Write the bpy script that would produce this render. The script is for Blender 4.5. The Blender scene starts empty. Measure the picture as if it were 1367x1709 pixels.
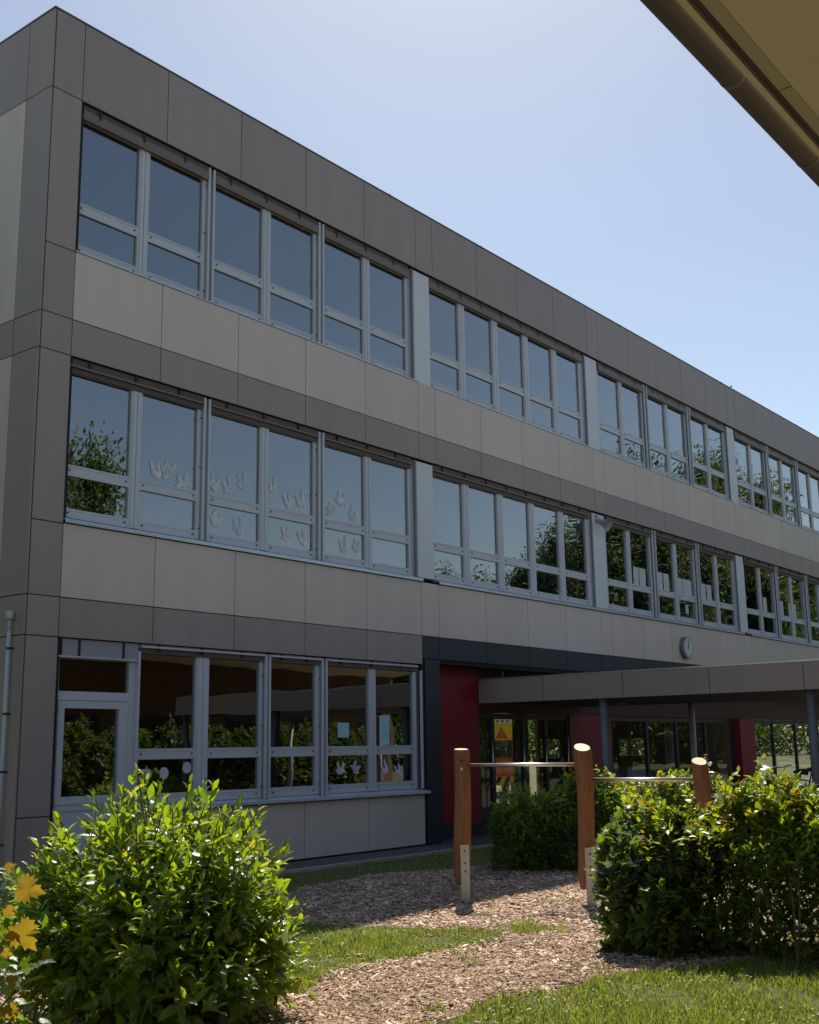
import bpy, math, random
import numpy as np
from mathutils import Matrix, Vector

R = math.radians
rnd = random.Random(7)
npr = np.random.default_rng(11)
S = bpy.context.scene
COL = S.collection

# ------------------------------------------------------------------ camera
F_PX, PITCH, YAW, ROLL = 1935.124, R(11.514715), R(51.864779), R(-0.8876924)
CAM = Vector((-7.75657, -11.778792, 1.544652))
fw = Vector((math.sin(YAW)*math.cos(PITCH), math.cos(YAW)*math.cos(PITCH), math.sin(PITCH)))
rt = Vector((math.cos(YAW), -math.sin(YAW), 0))
up = rt.cross(fw)
r2 = rt*math.cos(ROLL) + up*math.sin(ROLL)
u2 = -rt*math.sin(ROLL) + up*math.cos(ROLL)
cd = bpy.data.cameras.new('camera')
cam = bpy.data.objects.new('camera', cd); COL.objects.link(cam)
cam.matrix_world = Matrix(((r2.x, u2.x, -fw.x, CAM.x), (r2.y, u2.y, -fw.y, CAM.y), (r2.z, u2.z, -fw.z, CAM.z), (0, 0, 0, 1)))
cd.sensor_fit = 'VERTICAL'; cd.sensor_height = 24.0
cd.lens = F_PX/1709*24.0
cd.clip_start = 0.05; cd.clip_end = 2000
S.camera = cam

# ------------------------------------------------------------------ sky, sun, exposure
SUN = Vector((0.62, 0.432, 1.0)).normalized()
ELEV = math.asin(SUN.z); AZ = math.atan2(SUN.x, SUN.y)
w = bpy.data.worlds.new('World'); S.world = w; w.use_nodes = True
nt = w.node_tree; nt.nodes.clear()
sky = nt.nodes.new('ShaderNodeTexSky'); sky.sky_type = 'NISHITA'; sky.sun_disc = False
sky.sun_elevation = ELEV; sky.sun_rotation = AZ
sky.altitude = 100; sky.air_density = 1.0; sky.dust_density = 0.5; sky.ozone_density = 0.6
bg = nt.nodes.new('ShaderNodeBackground'); bg.inputs['Strength'].default_value = 0.122
wo = nt.nodes.new('ShaderNodeOutputWorld')
nt.links.new(sky.outputs[0], bg.inputs[0]); nt.links.new(bg.outputs[0], wo.inputs[0])
sl = bpy.data.lights.new('sun', 'SUN'); sl.energy = 5.0; sl.angle = R(0.53); sl.color = (1.0, 0.95, 0.87)
so = bpy.data.objects.new('sun', sl); COL.objects.link(so)
so.rotation_euler = SUN.to_track_quat('Z', 'Y').to_euler()
S.view_settings.view_transform = 'Standard'; S.view_settings.look = 'None'
S.view_settings.exposure = 0.2; S.view_settings.gamma = 1.0
S.view_settings.use_curve_mapping = False
S.view_settings.use_white_balance = True            # camera balanced for shade
S.view_settings.white_balance_temperature = 7300; S.view_settings.white_balance_tint = 9
try:
    S.cycles.max_bounces = 10; S.cycles.transparent_max_bounces = 24
    S.cycles.diffuse_bounces = 4; S.cycles.glossy_bounces = 4; S.cycles.transmission_bounces = 6
    S.cycles.caustics_reflective = False; S.cycles.caustics_refractive = False
    S.cycles.sample_clamp_indirect = 6.0
except Exception:
    pass

# ------------------------------------------------------------------ materials
MATS = {}
def newmat(name):
    m = bpy.data.materials.new(name); m.use_nodes = True
    n = m.node_tree; n.nodes.clear()
    o = n.nodes.new('ShaderNodeOutputMaterial')
    MATS[name] = m
    return m, n, o
def node(n, t, **kw):
    x = n.nodes.new(t)
    for k, v in kw.items():
        if k in x.inputs.keys(): x.inputs[k].default_value = v
        else: setattr(x, k, v)
    return x
def solid(name, col, rough=0.6, metal=0.0, spec=0.5, var=0.06, nscale=6.0, bump=0.0, bscale=60.0, objvar=0.05, streak=False):
    m, n, o = newmat(name)
    p = node(n, 'ShaderNodeBsdfPrincipled', Roughness=rough, Metallic=metal)
    p.inputs['Specular IOR Level'].default_value = spec
    tc = node(n, 'ShaderNodeNewGeometry'); oi = node(n, 'ShaderNodeObjectInfo')
    nz = node(n, 'ShaderNodeTexNoise', Scale=nscale, Detail=6.0, Roughness=0.6)
    if streak:
        mp = node(n, 'ShaderNodeMapping'); mp.inputs['Scale'].default_value = (1, 1, 0.12)
        n.links.new(tc.outputs['Position'], mp.inputs[0]); n.links.new(mp.outputs[0], nz.inputs['Vector'])
    else:
        n.links.new(tc.outputs['Position'], nz.inputs['Vector'])
    mr = node(n, 'ShaderNodeMapRange'); mr.inputs['From Min'].default_value = 0.3; mr.inputs['From Max'].default_value = 0.7
    mr.inputs['To Min'].default_value = 1-var; mr.inputs['To Max'].default_value = 1+var
    n.links.new(nz.outputs[0], mr.inputs[0])
    m2 = node(n, 'ShaderNodeMapRange'); m2.inputs['To Min'].default_value = 1-objvar; m2.inputs['To Max'].default_value = 1+objvar
    n.links.new(oi.outputs['Random'], m2.inputs[0])
    mu = node(n, 'ShaderNodeMath', operation='MULTIPLY')
    n.links.new(mr.outputs[0], mu.inputs[0]); n.links.new(m2.outputs[0], mu.inputs[1])
    vm = node(n, 'ShaderNodeVectorMath', operation='SCALE'); vm.inputs[0].default_value = col
    n.links.new(mu.outputs[0], vm.inputs['Scale']); n.links.new(vm.outputs[0], p.inputs['Base Color'])
    if bump > 0:
        b = node(n, 'ShaderNodeTexNoise', Scale=bscale, Detail=4.0)
        n.links.new(tc.outputs['Position'], b.inputs['Vector'])
        bp = node(n, 'ShaderNodeBump', Strength=bump, Distance=0.02)
        n.links.new(b.outputs[0], bp.inputs['Height']); n.links.new(bp.outputs[0], p.inputs['Normal'])
    n.links.new(p.outputs[0], o.inputs[0])
    return m
solid('cream', (0.70, 0.582, 0.51), 0.55, var=0.05, nscale=3.0, objvar=0.03, streak=True)
solid('taupe', (0.38, 0.302, 0.275), 0.5, var=0.055, nscale=3.0, objvar=0.035, streak=True)
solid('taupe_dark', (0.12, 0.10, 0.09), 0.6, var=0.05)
solid('frame', (0.60, 0.62, 0.67), 0.35, var=0.03, objvar=0.02)
solid('pillar', (0.70, 0.73, 0.76), 0.4, var=0.03, streak=True, objvar=0.02)
solid('sill', (0.60, 0.65, 0.72), 0.3, metal=0.35, var=0.06, streak=False)
solid('alu', (0.62, 0.63, 0.65), 0.3, metal=0.8)
solid('blindbox', (0.20, 0.155, 0.13), 0.5)
solid('blindbox_dark', (0.12, 0.085, 0.075), 0.6)
solid('blindbox_grey', (0.33, 0.34, 0.37), 0.5)
solid('black', (0.012, 0.012, 0.013), 0.6)
solid('backing', (0.02, 0.019, 0.018), 0.9)
solid('navy', (0.024, 0.027, 0.042), 0.5, var=0.05)
solid('red', (0.30, 0.008, 0.030), 0.45, var=0.06)
solid('red_shaded', (0.075, 0.006, 0.012), 0.5)  # lintel red with the shade under the canopy put into the colour
solid('darkframe', (0.035, 0.035, 0.04), 0.4)
solid('concrete', (0.42, 0.39, 0.35), 0.85, var=0.12, bump=0.3)
solid('room', (0.30, 0.27, 0.23), 0.9)
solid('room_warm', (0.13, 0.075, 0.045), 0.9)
solid('room_white', (0.55, 0.53, 0.50), 0.9)
solid('paper', (0.62, 0.62, 0.64), 0.8)
solid('paper_cyan', (0.45, 0.68, 0.72), 0.8)
solid('paper_yellow', (0.7, 0.5, 0.08), 0.8)
solid('bluegrey', (0.17, 0.18, 0.215), 0.5)
solid('steel', (0.78, 0.75, 0.72), 0.34, metal=1.0, var=0.03)
solid('galv', (0.62, 0.58, 0.50), 0.5, metal=0.25, var=0.12, nscale=20)
solid('beige', (0.70, 0.56, 0.40), 0.7, var=0.03)
solid('gutter', (0.085, 0.062, 0.048), 0.45, var=0.12, nscale=5)
solid('gutter_joint', (0.16, 0.125, 0.10), 0.5)
solid('vanred', (0.62, 0.12, 0.05), 0.35); solid('vanyellow', (0.85, 0.60, 0.06), 0.4)
solid('vanwhite', (0.75, 0.75, 0.75), 0.35); solid('glassdark', (0.05, 0.055, 0.06), 0.1)
solid('rubber', (0.02, 0.02, 0.02), 0.8)
solid('bikeblue', (0.08, 0.10, 0.16), 0.35); solid('clockred', (0.45, 0.05, 0.04), 0.5)
solid('asphalt', (0.10, 0.095, 0.09), 0.9, var=0.2, bump=0.4, bscale=80)
solid('twig', (0.11, 0.075, 0.045), 0.85, var=0.25)
solid('bark', (0.09, 0.07, 0.05), 0.9, var=0.25, bump=0.5, bscale=20)
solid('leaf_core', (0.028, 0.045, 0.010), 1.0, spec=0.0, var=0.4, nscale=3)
solid('render_white', (0.62, 0.60, 0.55), 0.9, var=0.05)
solid('hornegrey', (0.34, 0.35, 0.36), 0.5)
solid('brick_dark', (0.16, 0.10, 0.07), 0.9, var=0.1)
solid('lightgrey', (0.55, 0.58, 0.60), 0.45)

def glass(name, tint, r0=0.045):
    m, n, o = newmat(name)
    lw = node(n, 'ShaderNodeLayerWeight'); lw.inputs['Blend'].default_value = 0.5
    pw = node(n, 'ShaderNodeMath', operation='POWER'); pw.inputs[1].default_value = 4.0
    n.links.new(lw.outputs['Facing'], pw.inputs[0])
    ma = node(n, 'ShaderNodeMath', operation='MULTIPLY_ADD'); ma.inputs[1].default_value = 0.9; ma.inputs[2].default_value = r0
    n.links.new(pw.outputs[0], ma.inputs[0])
    tr = node(n, 'ShaderNodeBsdfTransparent', Color=(*tint, 1))
    gl = node(n, 'ShaderNodeBsdfGlossy', Roughness=0.0, Color=(1, 1, 1, 1))
    geo = node(n, 'ShaderNodeNewGeometry')
    oi = node(n, 'ShaderNodeObjectInfo'); ofs = node(n, 'ShaderNodeMath', operation='MULTIPLY'); ofs.inputs[1].default_value = 57.0; n.links.new(oi.outputs['Random'], ofs.inputs[0])
    va = node(n, 'ShaderNodeVectorMath', operation='ADD'); n.links.new(geo.outputs['Position'], va.inputs[0]); n.links.new(ofs.outputs[0], va.inputs[1])
    nz = node(n, 'ShaderNodeTexNoise', Scale=0.9, Detail=1.0)
    n.links.new(va.outputs[0], nz.inputs['Vector'])
    bp = node(n, 'ShaderNodeBump', Strength=0.12, Distance=0.05)
    n.links.new(nz.outputs[0], bp.inputs['Height']); n.links.new(bp.outputs[0], gl.inputs['Normal'])
    mx = node(n, 'ShaderNodeMixShader')
    n.links.new(ma.outputs[0], mx.inputs[0]); n.links.new(tr.outputs[0], mx.inputs[1]); n.links.new(gl.outputs[0], mx.inputs[2])
    n.links.new(mx.outputs[0], o.inputs[0])
glass('glass', (0.68, 0.72, 0.76), 0.215)
glass('glass_clear', (0.95, 0.96, 0.96), 0.035)

def tissue():
    m, n, o = newmat('tissue')
    d = node(n, 'ShaderNodeBsdfDiffuse', Color=(0.93, 0.93, 0.94, 1)); t = node(n, 'ShaderNodeBsdfTransparent')
    g = node(n, 'ShaderNodeNewGeometry'); oi = node(n, 'ShaderNodeObjectInfo')
    nz = node(n, 'ShaderNodeTexNoise', Scale=16.0, Detail=2.0); n.links.new(g.outputs['Position'], nz.inputs['Vector'])
    ad = node(n, 'ShaderNodeMath', operation='MULTIPLY_ADD'); ad.inputs[1].default_value = 1.1; n.links.new(nz.outputs[0], ad.inputs[0])
    sb = node(n, 'ShaderNodeMath', operation='MULTIPLY_ADD'); sb.inputs[1].default_value = .35; sb.inputs[2].default_value = -.20; n.links.new(oi.outputs['Random'], sb.inputs[0]); n.links.new(sb.outputs[0], ad.inputs[2]); ad.use_clamp = True
    mx = node(n, 'ShaderNodeMixShader'); n.links.new(ad.outputs[0], mx.inputs[0]); n.links.new(t.outputs[0], mx.inputs[1]); n.links.new(d.outputs[0], mx.inputs[2]); n.links.new(mx.outputs[0], o.inputs[0])
tissue()
def leafmat(name, c1, c2, trans, gloss=0.35, c3=None):
    """two-tone leaf: per-leaf random colour, light passes through, waxy sheen"""
    m, n, o = newmat(name)
    g = node(n, 'ShaderNodeNewGeometry'); oi = node(n, 'ShaderNodeObjectInfo')
    ad = node(n, 'ShaderNodeMath', operation='ADD'); n.links.new(g.outputs['Random Per Island'], ad.inputs[0]); n.links.new(oi.outputs['Random'], ad.inputs[1])
    fr = node(n, 'ShaderNodeMath', operation='FRACT'); n.links.new(ad.outputs[0], fr.inputs[0])
    cr = node(n, 'ShaderNodeValToRGB')
    cr.color_ramp.elements[0].color = (*c1, 1); cr.color_ramp.elements[1].color = (*c2, 1)
    if c3:
        cr.color_ramp.elements[1].position = 0.8
        e = cr.color_ramp.elements.new(0.97); e.color = (*c3, 1)
    n.links.new(fr.outputs[0], cr.inputs[0])
    nz = node(n, 'ShaderNodeTexNoise', Scale=45.0, Detail=2.0); n.links.new(g.outputs['Position'], nz.inputs['Vector'])
    mr = node(n, 'ShaderNodeMapRange'); mr.inputs['To Min'].default_value = 0.75; mr.inputs['To Max'].default_value = 1.25
    n.links.new(nz.outputs[0], mr.inputs[0])
    vm = node(n, 'ShaderNodeVectorMath', operation='SCALE'); n.links.new(cr.outputs[0], vm.inputs[0]); n.links.new(mr.outputs[0], vm.inputs['Scale'])
    df = node(n, 'ShaderNodeBsdfDiffuse'); n.links.new(vm.outputs[0], df.inputs[0])
    tl = node(n, 'ShaderNodeBsdfTranslucent')
    tm = node(n, 'ShaderNodeMix', data_type='RGBA', blend_type='MULTIPLY'); tm.inputs[0].default_value = 1.0
    n.links.new(vm.outputs[0], tm.inputs[6]); tm.inputs[7].default_value = (*trans, 1)
    n.links.new(tm.outputs[2], tl.inputs[0])
    a1 = node(n, 'ShaderNodeAddShader'); n.links.new(df.outputs[0], a1.inputs[0]); n.links.new(tl.outputs[0], a1.inputs[1])
    gl = node(n, 'ShaderNodeBsdfGlossy', Roughness=gloss, Color=(0.9, 0.95, 1, 1))
    lw = node(n, 'ShaderNodeLayerWeight'); lw.inputs['Blend'].default_value = 0.5
    pw = node(n, 'ShaderNodeMath', operation='POWER'); pw.inputs[1].default_value = 4.0; n.links.new(lw.outputs['Facing'], pw.inputs[0])
    ma = node(n, 'ShaderNodeMath', operation='MULTIPLY_ADD'); ma.inputs[1].default_value = 0.35; ma.inputs[2].default_value = 0.03; n.links.new(pw.outputs[0], ma.inputs[0])
    mx = node(n, 'ShaderNodeMixShader'); n.links.new(ma.outputs[0], mx.inputs[0]); n.links.new(a1.outputs[0], mx.inputs[1]); n.links.new(gl.outputs[0], mx.inputs[2])
    n.links.new(mx.outputs[0], o.inputs[0])
leafmat('leaf_elder', (0.050, 0.095, 0.012), (0.10, 0.152, 0.016), (2.5, 2.2, 0.8), 0.33, (0.14, 0.15, 0.03))
leafmat('leaf_hedge', (0.035, 0.072, 0.012), (0.07, 0.112, 0.016), (1.9, 1.7, 0.8), 0.45)
leafmat('leaf_mixed', (0.040, 0.080, 0.013), (0.085, 0.125, 0.018), (2.0, 1.8, 0.8), 0.45, (0.12, 0.095, 0.02))
leafmat('leaf_lime', (0.085, 0.13, 0.012), (0.13, 0.16, 0.016), (2.2, 1.9, 0.7), 0.4)
leafmat('leaf_yellow', (0.12, 0.13, 0.02), (0.20, 0.13, 0.02), (1.5, 1.3, 0.6), 0.4)
leafmat('leaf_gold', (0.21, 0.135, 0.022), (0.25, 0.175, 0.028), (1.0, 0.95, 0.5), 0.4)
leafmat('leaf_purple', (0.045, 0.022, 0.020), (0.07, 0.03, 0.025), (1.2, 0.8, 0.7), 0.35)
leafmat('leaf_greygreen', (0.05, 0.075, 0.05), (0.08, 0.10, 0.07), (1.1, 1.2, 0.6), 0.4)
leafmat('leaf_tree', (0.022, 0.045, 0.008), (0.062, 0.085, 0.012), (1.4, 1.4, 0.6), 0.6)
leafmat('grass_blade', (0.085, 0.12, 0.022), (0.15, 0.18, 0.045), (1.2, 1.2, 0.7), 0.4, (0.22, 0.20, 0.08))

def chipmat():
    m, n, o = newmat('chips')
    p = node(n, 'ShaderNodeBsdfPrincipled', Roughness=0.85)
    g = node(n, 'ShaderNodeNewGeometry')
    cr = node(n, 'ShaderNodeValToRGB'); e = cr.color_ramp.elements
    e[0].color = (0.27, 0.165, 0.115, 1); e[1].color = (0.86, 0.70, 0.55, 1)
    x = e.new(0.45); x.color = (0.50, 0.345, 0.255, 1); x = e.new(0.8); x.color = (0.66, 0.48, 0.36, 1)
    n.links.new(g.outputs['Random Per Island'], cr.inputs[0])
    nz = node(n, 'ShaderNodeTexNoise', Scale=1.7, Detail=4.0); n.links.new(g.outputs['Position'], nz.inputs['Vector'])
    mr = node(n, 'ShaderNodeMapRange'); mr.inputs['From Min'].default_value = .35; mr.inputs['From Max'].default_value = .6; mr.inputs['To Min'].default_value = .82; mr.inputs['To Max'].default_value = 1.16
    n.links.new(nz.outputs[0], mr.inputs[0])
    vm = node(n, 'ShaderNodeVectorMath', operation='SCALE'); n.links.new(cr.outputs[0], vm.inputs[0]); n.links.new(mr.outputs[0], vm.inputs['Scale'])
    n.links.new(vm.outputs[0], p.inputs['Base Color']); n.links.new(p.outputs[0], o.inputs[0])
chipmat()
def groundmat(name, ca, cb, scale, bumpd, vor=None):
    m, n, o = newmat(name)
    p = node(n, 'ShaderNodeBsdfPrincipled', Roughness=0.95)
    g = node(n, 'ShaderNodeNewGeometry')
    nz = node(n, 'ShaderNodeTexNoise', Scale=scale, Detail=8.0, Roughness=0.7); n.links.new(g.outputs['Position'], nz.inputs['Vector'])
    n2 = node(n, 'ShaderNodeTexNoise', Scale=scale*0.07, Detail=3.0); n.links.new(g.outputs['Position'], n2.inputs['Vector'])
    ad = node(n, 'ShaderNodeMath', operation='ADD'); n.links.new(nz.outputs[0], ad.inputs[0]); n.links.new(n2.outputs[0], ad.inputs[1])
    cr = node(n, 'ShaderNodeValToRGB'); cr.color_ramp.elements[0].position = 0.38; cr.color_ramp.elements[1].position = 0.62
    cr.color_ramp.elements[0].color = (*ca, 1); cr.color_ramp.elements[1].color = (*cb, 1)
    hf = node(n, 'ShaderNodeMath', operation='MULTIPLY'); hf.inputs[1].default_value = 0.5; n.links.new(ad.outputs[0], hf.inputs[0])
    n.links.new(hf.outputs[0], cr.inputs[0]); n.links.new(cr.outputs[0], p.inputs['Base Color'])
    bp = node(n, 'ShaderNodeBump', Strength=0.8, Distance=bumpd); n.links.new(nz.outputs[0], bp.inputs['Height']); n.links.new(bp.outputs[0], p.inputs['Normal'])
    n.links.new(p.outputs[0], o.inputs[0])
groundmat('lawn', (0.065, 0.088, 0.020), (0.115, 0.112, 0.036), 22, 0.02)
groundmat('soil', (0.24, 0.15, 0.105), (0.52, 0.36, 0.26), 90, 0.02)

def woodmat():
    m, n, o = newmat('wood')
    p = node(n, 'ShaderNodeBsdfPrincipled', Roughness=0.6)
    tc = node(n, 'ShaderNodeTexCoord'); mp = node(n, 'ShaderNodeMapping'); mp.inputs['Scale'].default_value = (14, 14, 1.1)
    n.links.new(tc.outputs['Object'], mp.inputs[0])
    nz = node(n, 'ShaderNodeTexNoise', Scale=3.0, Detail=8.0, Roughness=0.65); n.links.new(mp.outputs[0], nz.inputs['Vector'])
    cr = node(n, 'ShaderNodeValToRGB'); e = cr.color_ramp.elements
    e[0].position = 0.3; e[0].color = (0.19, 0.066, 0.026, 1); e[1].position = 0.72; e[1].color = (0.40, 0.165, 0.066, 1)
    n.links.new(nz.outputs[0], cr.inputs[0])
    m2 = node(n, 'ShaderNodeMapping'); m2.inputs['Scale'].default_value = (9, 9, .55); n.links.new(tc.outputs['Object'], m2.inputs[0])
    n2 = node(n, 'ShaderNodeTexNoise', Scale=4.0, Detail=3.0); n.links.new(m2.outputs[0], n2.inputs['Vector'])
    r2_ = node(n, 'ShaderNodeMapRange'); r2_.inputs['From Min'].default_value = .64; r2_.inputs['From Max'].default_value = .70; r2_.inputs['To Min'].default_value = 0; r2_.inputs['To Max'].default_value = .75
    n.links.new(n2.outputs[0], r2_.inputs[0])
    mx = node(n, 'ShaderNodeMix', data_type='RGBA'); n.links.new(r2_.outputs[0], mx.inputs[0]); n.links.new(cr.outputs[0], mx.inputs[6]); mx.inputs[7].default_value = (0.10, 0.055, 0.03, 1)
    n.links.new(mx.outputs[2], p.inputs['Base Color'])
    bp = node(n, 'ShaderNodeBump', Strength=0.35, Distance=0.006); n.links.new(nz.outputs[0], bp.inputs['Height']); n.links.new(bp.outputs[0], p.inputs['Normal'])
    n.links.new(p.outputs[0], o.inputs[0])
woodmat()
solid('wood_end', (0.62, 0.44, 0.28), 0.6, var=0.15, nscale=30)

def perfmat():
    m, n, o = newmat('perforated')
    p = node(n, 'ShaderNodeBsdfPrincipled', Roughness=0.6)
    g = node(n, 'ShaderNodeNewGeometry')
    mp = node(n, 'ShaderNodeMapping'); mp.inputs['Scale'].default_value = (150, 150, 150); n.links.new(g.outputs['Position'], mp.inputs[0])
    v = node(n, 'ShaderNodeTexVoronoi'); v.feature = 'F1'; v.inputs['Randomness'].default_value = 0.0; v.inputs['Scale'].default_value = 1.0
    n.links.new(mp.outputs[0], v.inputs['Vector'])
    lt = node(n, 'ShaderNodeMath', operation='LESS_THAN'); lt.inputs[1].default_value = 0.36; n.links.new(v.outputs['Distance'], lt.inputs[0])
    mx = node(n, 'ShaderNodeMix', data_type='RGBA'); mx.inputs[6].default_value = (0.52, 0.44, 0.30, 1); mx.inputs[7].default_value = (0.05, 0.04, 0.03, 1)
    n.links.new(lt.outputs[0], mx.inputs[0]); n.links.new(mx.outputs[2], p.inputs['Base Color']); n.links.new(p.outputs[0], o.inputs[0])
perfmat()

# ------------------------------------------------------------------ mesh helpers
class MB:
    def __init__(s): s.v = []; s.f = []; s.m = []; s.sm = []
    def add(s, vs, fs, mi=0, smooth=False):
        b = len(s.v); s.v += [tuple(v) for v in vs]
        for f in fs: s.f.append(tuple(b+i for i in f)); s.m.append(mi); s.sm.append(smooth)
        return s
    def box(s, x0, x1, y0, y1, z0, z1, mi=0):
        vs = [(x, y, z) for z in (z0, z1) for y in (y0, y1) for x in (x0, x1)]
        return s.add(vs, [(0, 2, 3, 1), (4, 5, 7, 6), (0, 1, 5, 4), (2, 6, 7, 3), (0, 4, 6, 2), (1, 3, 7, 5)], mi)
    def tube(s, pts, rad, n=8, mi=0, smooth=True, caps=True):
        pts = [Vector(p) for p in pts]; rad = rad if isinstance(rad, (list, tuple)) else [rad]*len(pts)
        rings = []
        for i, p in enumerate(pts):
            d = (pts[min(i+1, len(pts)-1)] - pts[max(i-1, 0)]).normalized()
            a = d.orthogonal().normalized() if abs(d.z) > 0.95 else d.cross(Vector((0, 0, 1))).normalized()
            if abs(d.z) > 0.95: a = Vector((1, 0, 0)) - d*d.x; a.normalize()
            b = d.cross(a)
            rings.append([p + (a*math.cos(2*math.pi*k/n) + b*math.sin(2*math.pi*k/n))*rad[i] for k in range(n)])
        vs = [v for r in rings for v in r]; fs = []
        for i in range(len(rings)-1):
            for k in range(n): fs.append((i*n+k, i*n+(k+1) % n, (i+1)*n+(k+1) % n, (i+1)*n+k))
        s.add(vs, fs, mi, smooth)
        if caps:
            b = len(s.v)-len(vs)
            s.f.append(tuple(b+k for k in reversed(range(n)))); s.m.append(mi); s.sm.append(False)
            s.f.append(tuple(b+(len(rings)-1)*n+k for k in range(n))); s.m.append(mi); s.sm.append(False)
        return s
    def prism(s, poly, fn, t0, t1, mi=0):
        """poly: 2-D outline; fn(a,b,t) -> point"""
        n = len(poly)
        vs = [fn(a, b, t0) for a, b in poly] + [fn(a, b, t1) for a, b in poly]
        fs = [tuple(range(n))[::-1], tuple(range(n, 2*n))] + [(i, (i+1) % n, n+(i+1) % n, n+i) for i in range(n)]
        return s.add(vs, fs, mi)
    def mesh(s, name, mats):
        me = bpy.data.meshes.new(name); me.from_pydata(s.v, [], s.f)
        for mt in (mats if isinstance(mats, (list, tuple)) else [mats]): me.materials.append(MATS[mt])
        me.polygons.foreach_set('material_index', s.m); me.polygons.foreach_set('use_smooth', s.sm)
        me.update(); return me
    def build(s, name, mats, parent=None):
        return link(name, s.mesh(name, mats), parent)
def link(name, me, parent=None, loc=None):
    o = bpy.data.objects.new(name, me); COL.objects.link(o)
    if parent: o.parent = parent
    if loc is not None: o.location = loc
    return o
def thing(name, label, cat, loc=(0, 0, 0), rz=0, group=None):
    o = bpy.data.objects.new(name, None); COL.objects.link(o); o.location = loc; o.rotation_euler = (0, 0, rz)
    o.empty_display_size = 0.2
    return tag(o, label, cat, group)
def tag(o, label, cat, group=None):
    o['label'] = label; o['category'] = cat
    if group: o['group'] = group
    return o
def kind(o, k): o['kind'] = k; return o
def npmesh(name, V, Fa, mats, mi=None, smooth=False):
    """V (n,3), Fa (m,3) triangles"""
    me = bpy.data.meshes.new(name)
    me.vertices.add(len(V)); me.vertices.foreach_set('co', np.ascontiguousarray(V, dtype=np.float32).ravel())
    m = len(Fa); me.loops.add(m*3); me.loops.foreach_set('vertex_index', np.ascontiguousarray(Fa, dtype=np.int32).ravel())
    me.polygons.add(m); me.polygons.foreach_set('loop_start', np.arange(0, m*3, 3, dtype=np.int32))
    me.polygons.foreach_set('loop_total', np.full(m, 3, dtype=np.int32))
    for mt in (mats if isinstance(mats, (list, tuple)) else [mats]): me.materials.append(MATS[mt])
    if mi is not None: me.polygons.foreach_set('material_index', np.ascontiguousarray(mi, dtype=np.int32))
    if smooth: me.polygons.foreach_set('use_smooth', np.ones(m, dtype=bool))
    me.update(calc_edges=True); me.validate()
    return me

# ------------------------------------------------------------------ ground
def sheet(name, poly, z, mat):
    b = MB(); b.add([(x, y, z) for x, y in poly], [tuple(range(len(poly)))]); o = b.build(name, mat); return kind(o, 'structure')
sheet('ground', [(-400, -400), (500, -400), (500, 500), (-400, 500)], 0.0, 'lawn')
# footing strip of pavement along the building, its kerb and the paved yard under the canopy
sheet('pavement', [(-0.6, 0.2), (-0.6, -0.95), (8.0, -0.95), (8.0, 0.2)], 0.008, 'asphalt')
sheet('yard', [(8.0, 6.4), (8.0, -2.6), (9.2, -3.4), (9.2, -9.8), (45, -9.8), (45, 6.4)], 0.010, 'asphalt')
sheet('path', [(-16, -10.6), (24, -10.6), (24, -14), (-16, -14)], 0.008, 'concrete')
kerb = thing('kerb', 'low concrete edging between dark pavement strip and grass by building', 'kerb', (-0.6, -1.0, 0))
x = 0.0
while x < 8.2:
    MB().box(x+0.004, min(x+0.996, 8.6), -0.04, 0.04, -0.1, 0.045+rnd.uniform(-.004, .004)).build('kerb_stone', 'concrete', kerb); x += 1.0

def inpoly(P, poly):
    x, y = P[:, 0], P[:, 1]; c = np.zeros(len(P), bool); n = len(poly); j = n-1
    for i in range(n):
        xi, yi = poly[i]; xj, yj = poly[j]
        c ^= ((yi > y) != (yj > y)) & (x < (xj-xi)*(y-yi)/(yj-yi+1e-12)+xi); j = i
    return c
def wob(P, a=0.10, f=2.3):
    q = P.copy()
    q[:, 0] += a*np.sin(P[:, 1]*f*2.1+1.3)+a*.6*np.sin(P[:, 0]*f*3.7+P[:, 1]*5.1); q[:, 1] += a*np.sin(P[:, 0]*f*1.9+.4)+a*.6*np.sin(P[:, 1]*f*4.3-P[:, 0]*3.3)
    return q
CHIP = [(-6.5, -5.6), (-4.2, -4.4), (-3.0, -4.6), (-1.0, -4.3), (0.5, -3.4), (1.6, -2.5), (2.6, -2.15), (3.8, -2.15), (4.8, -2.5), (7.6, -3.2),
        (7.8, -9.5), (3.5, -10.5), (1.6, -9.0), (0.35, -8.1), (-0.4, -7.65), (-0.75, -7.58), (-1.28, -7.46), (-1.8, -7.5), (-2.1, -7.5), (-3.2, -7.3), (-5.2, -6.4)]
PATCH = [(-0.9, -4.05), (0.1, -4.25), (0.52, -4.92), (0.42, -5.35), (0.80, -5.75), (0.82, -6.1), (0.5, -6.25), (0.15, -6.18), (-0.5, -6.1), (-0.95, -6.0), (-1.6, -6.15), (-2.05, -6.25), (-2.35, -6.15), (-2.3, -5.4), (-1.6, -4.4)]
sheet('chip_bed', CHIP, 0.004, 'soil')
sheet('turf_patch', PATCH, 0.008, 'lawn')

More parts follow.
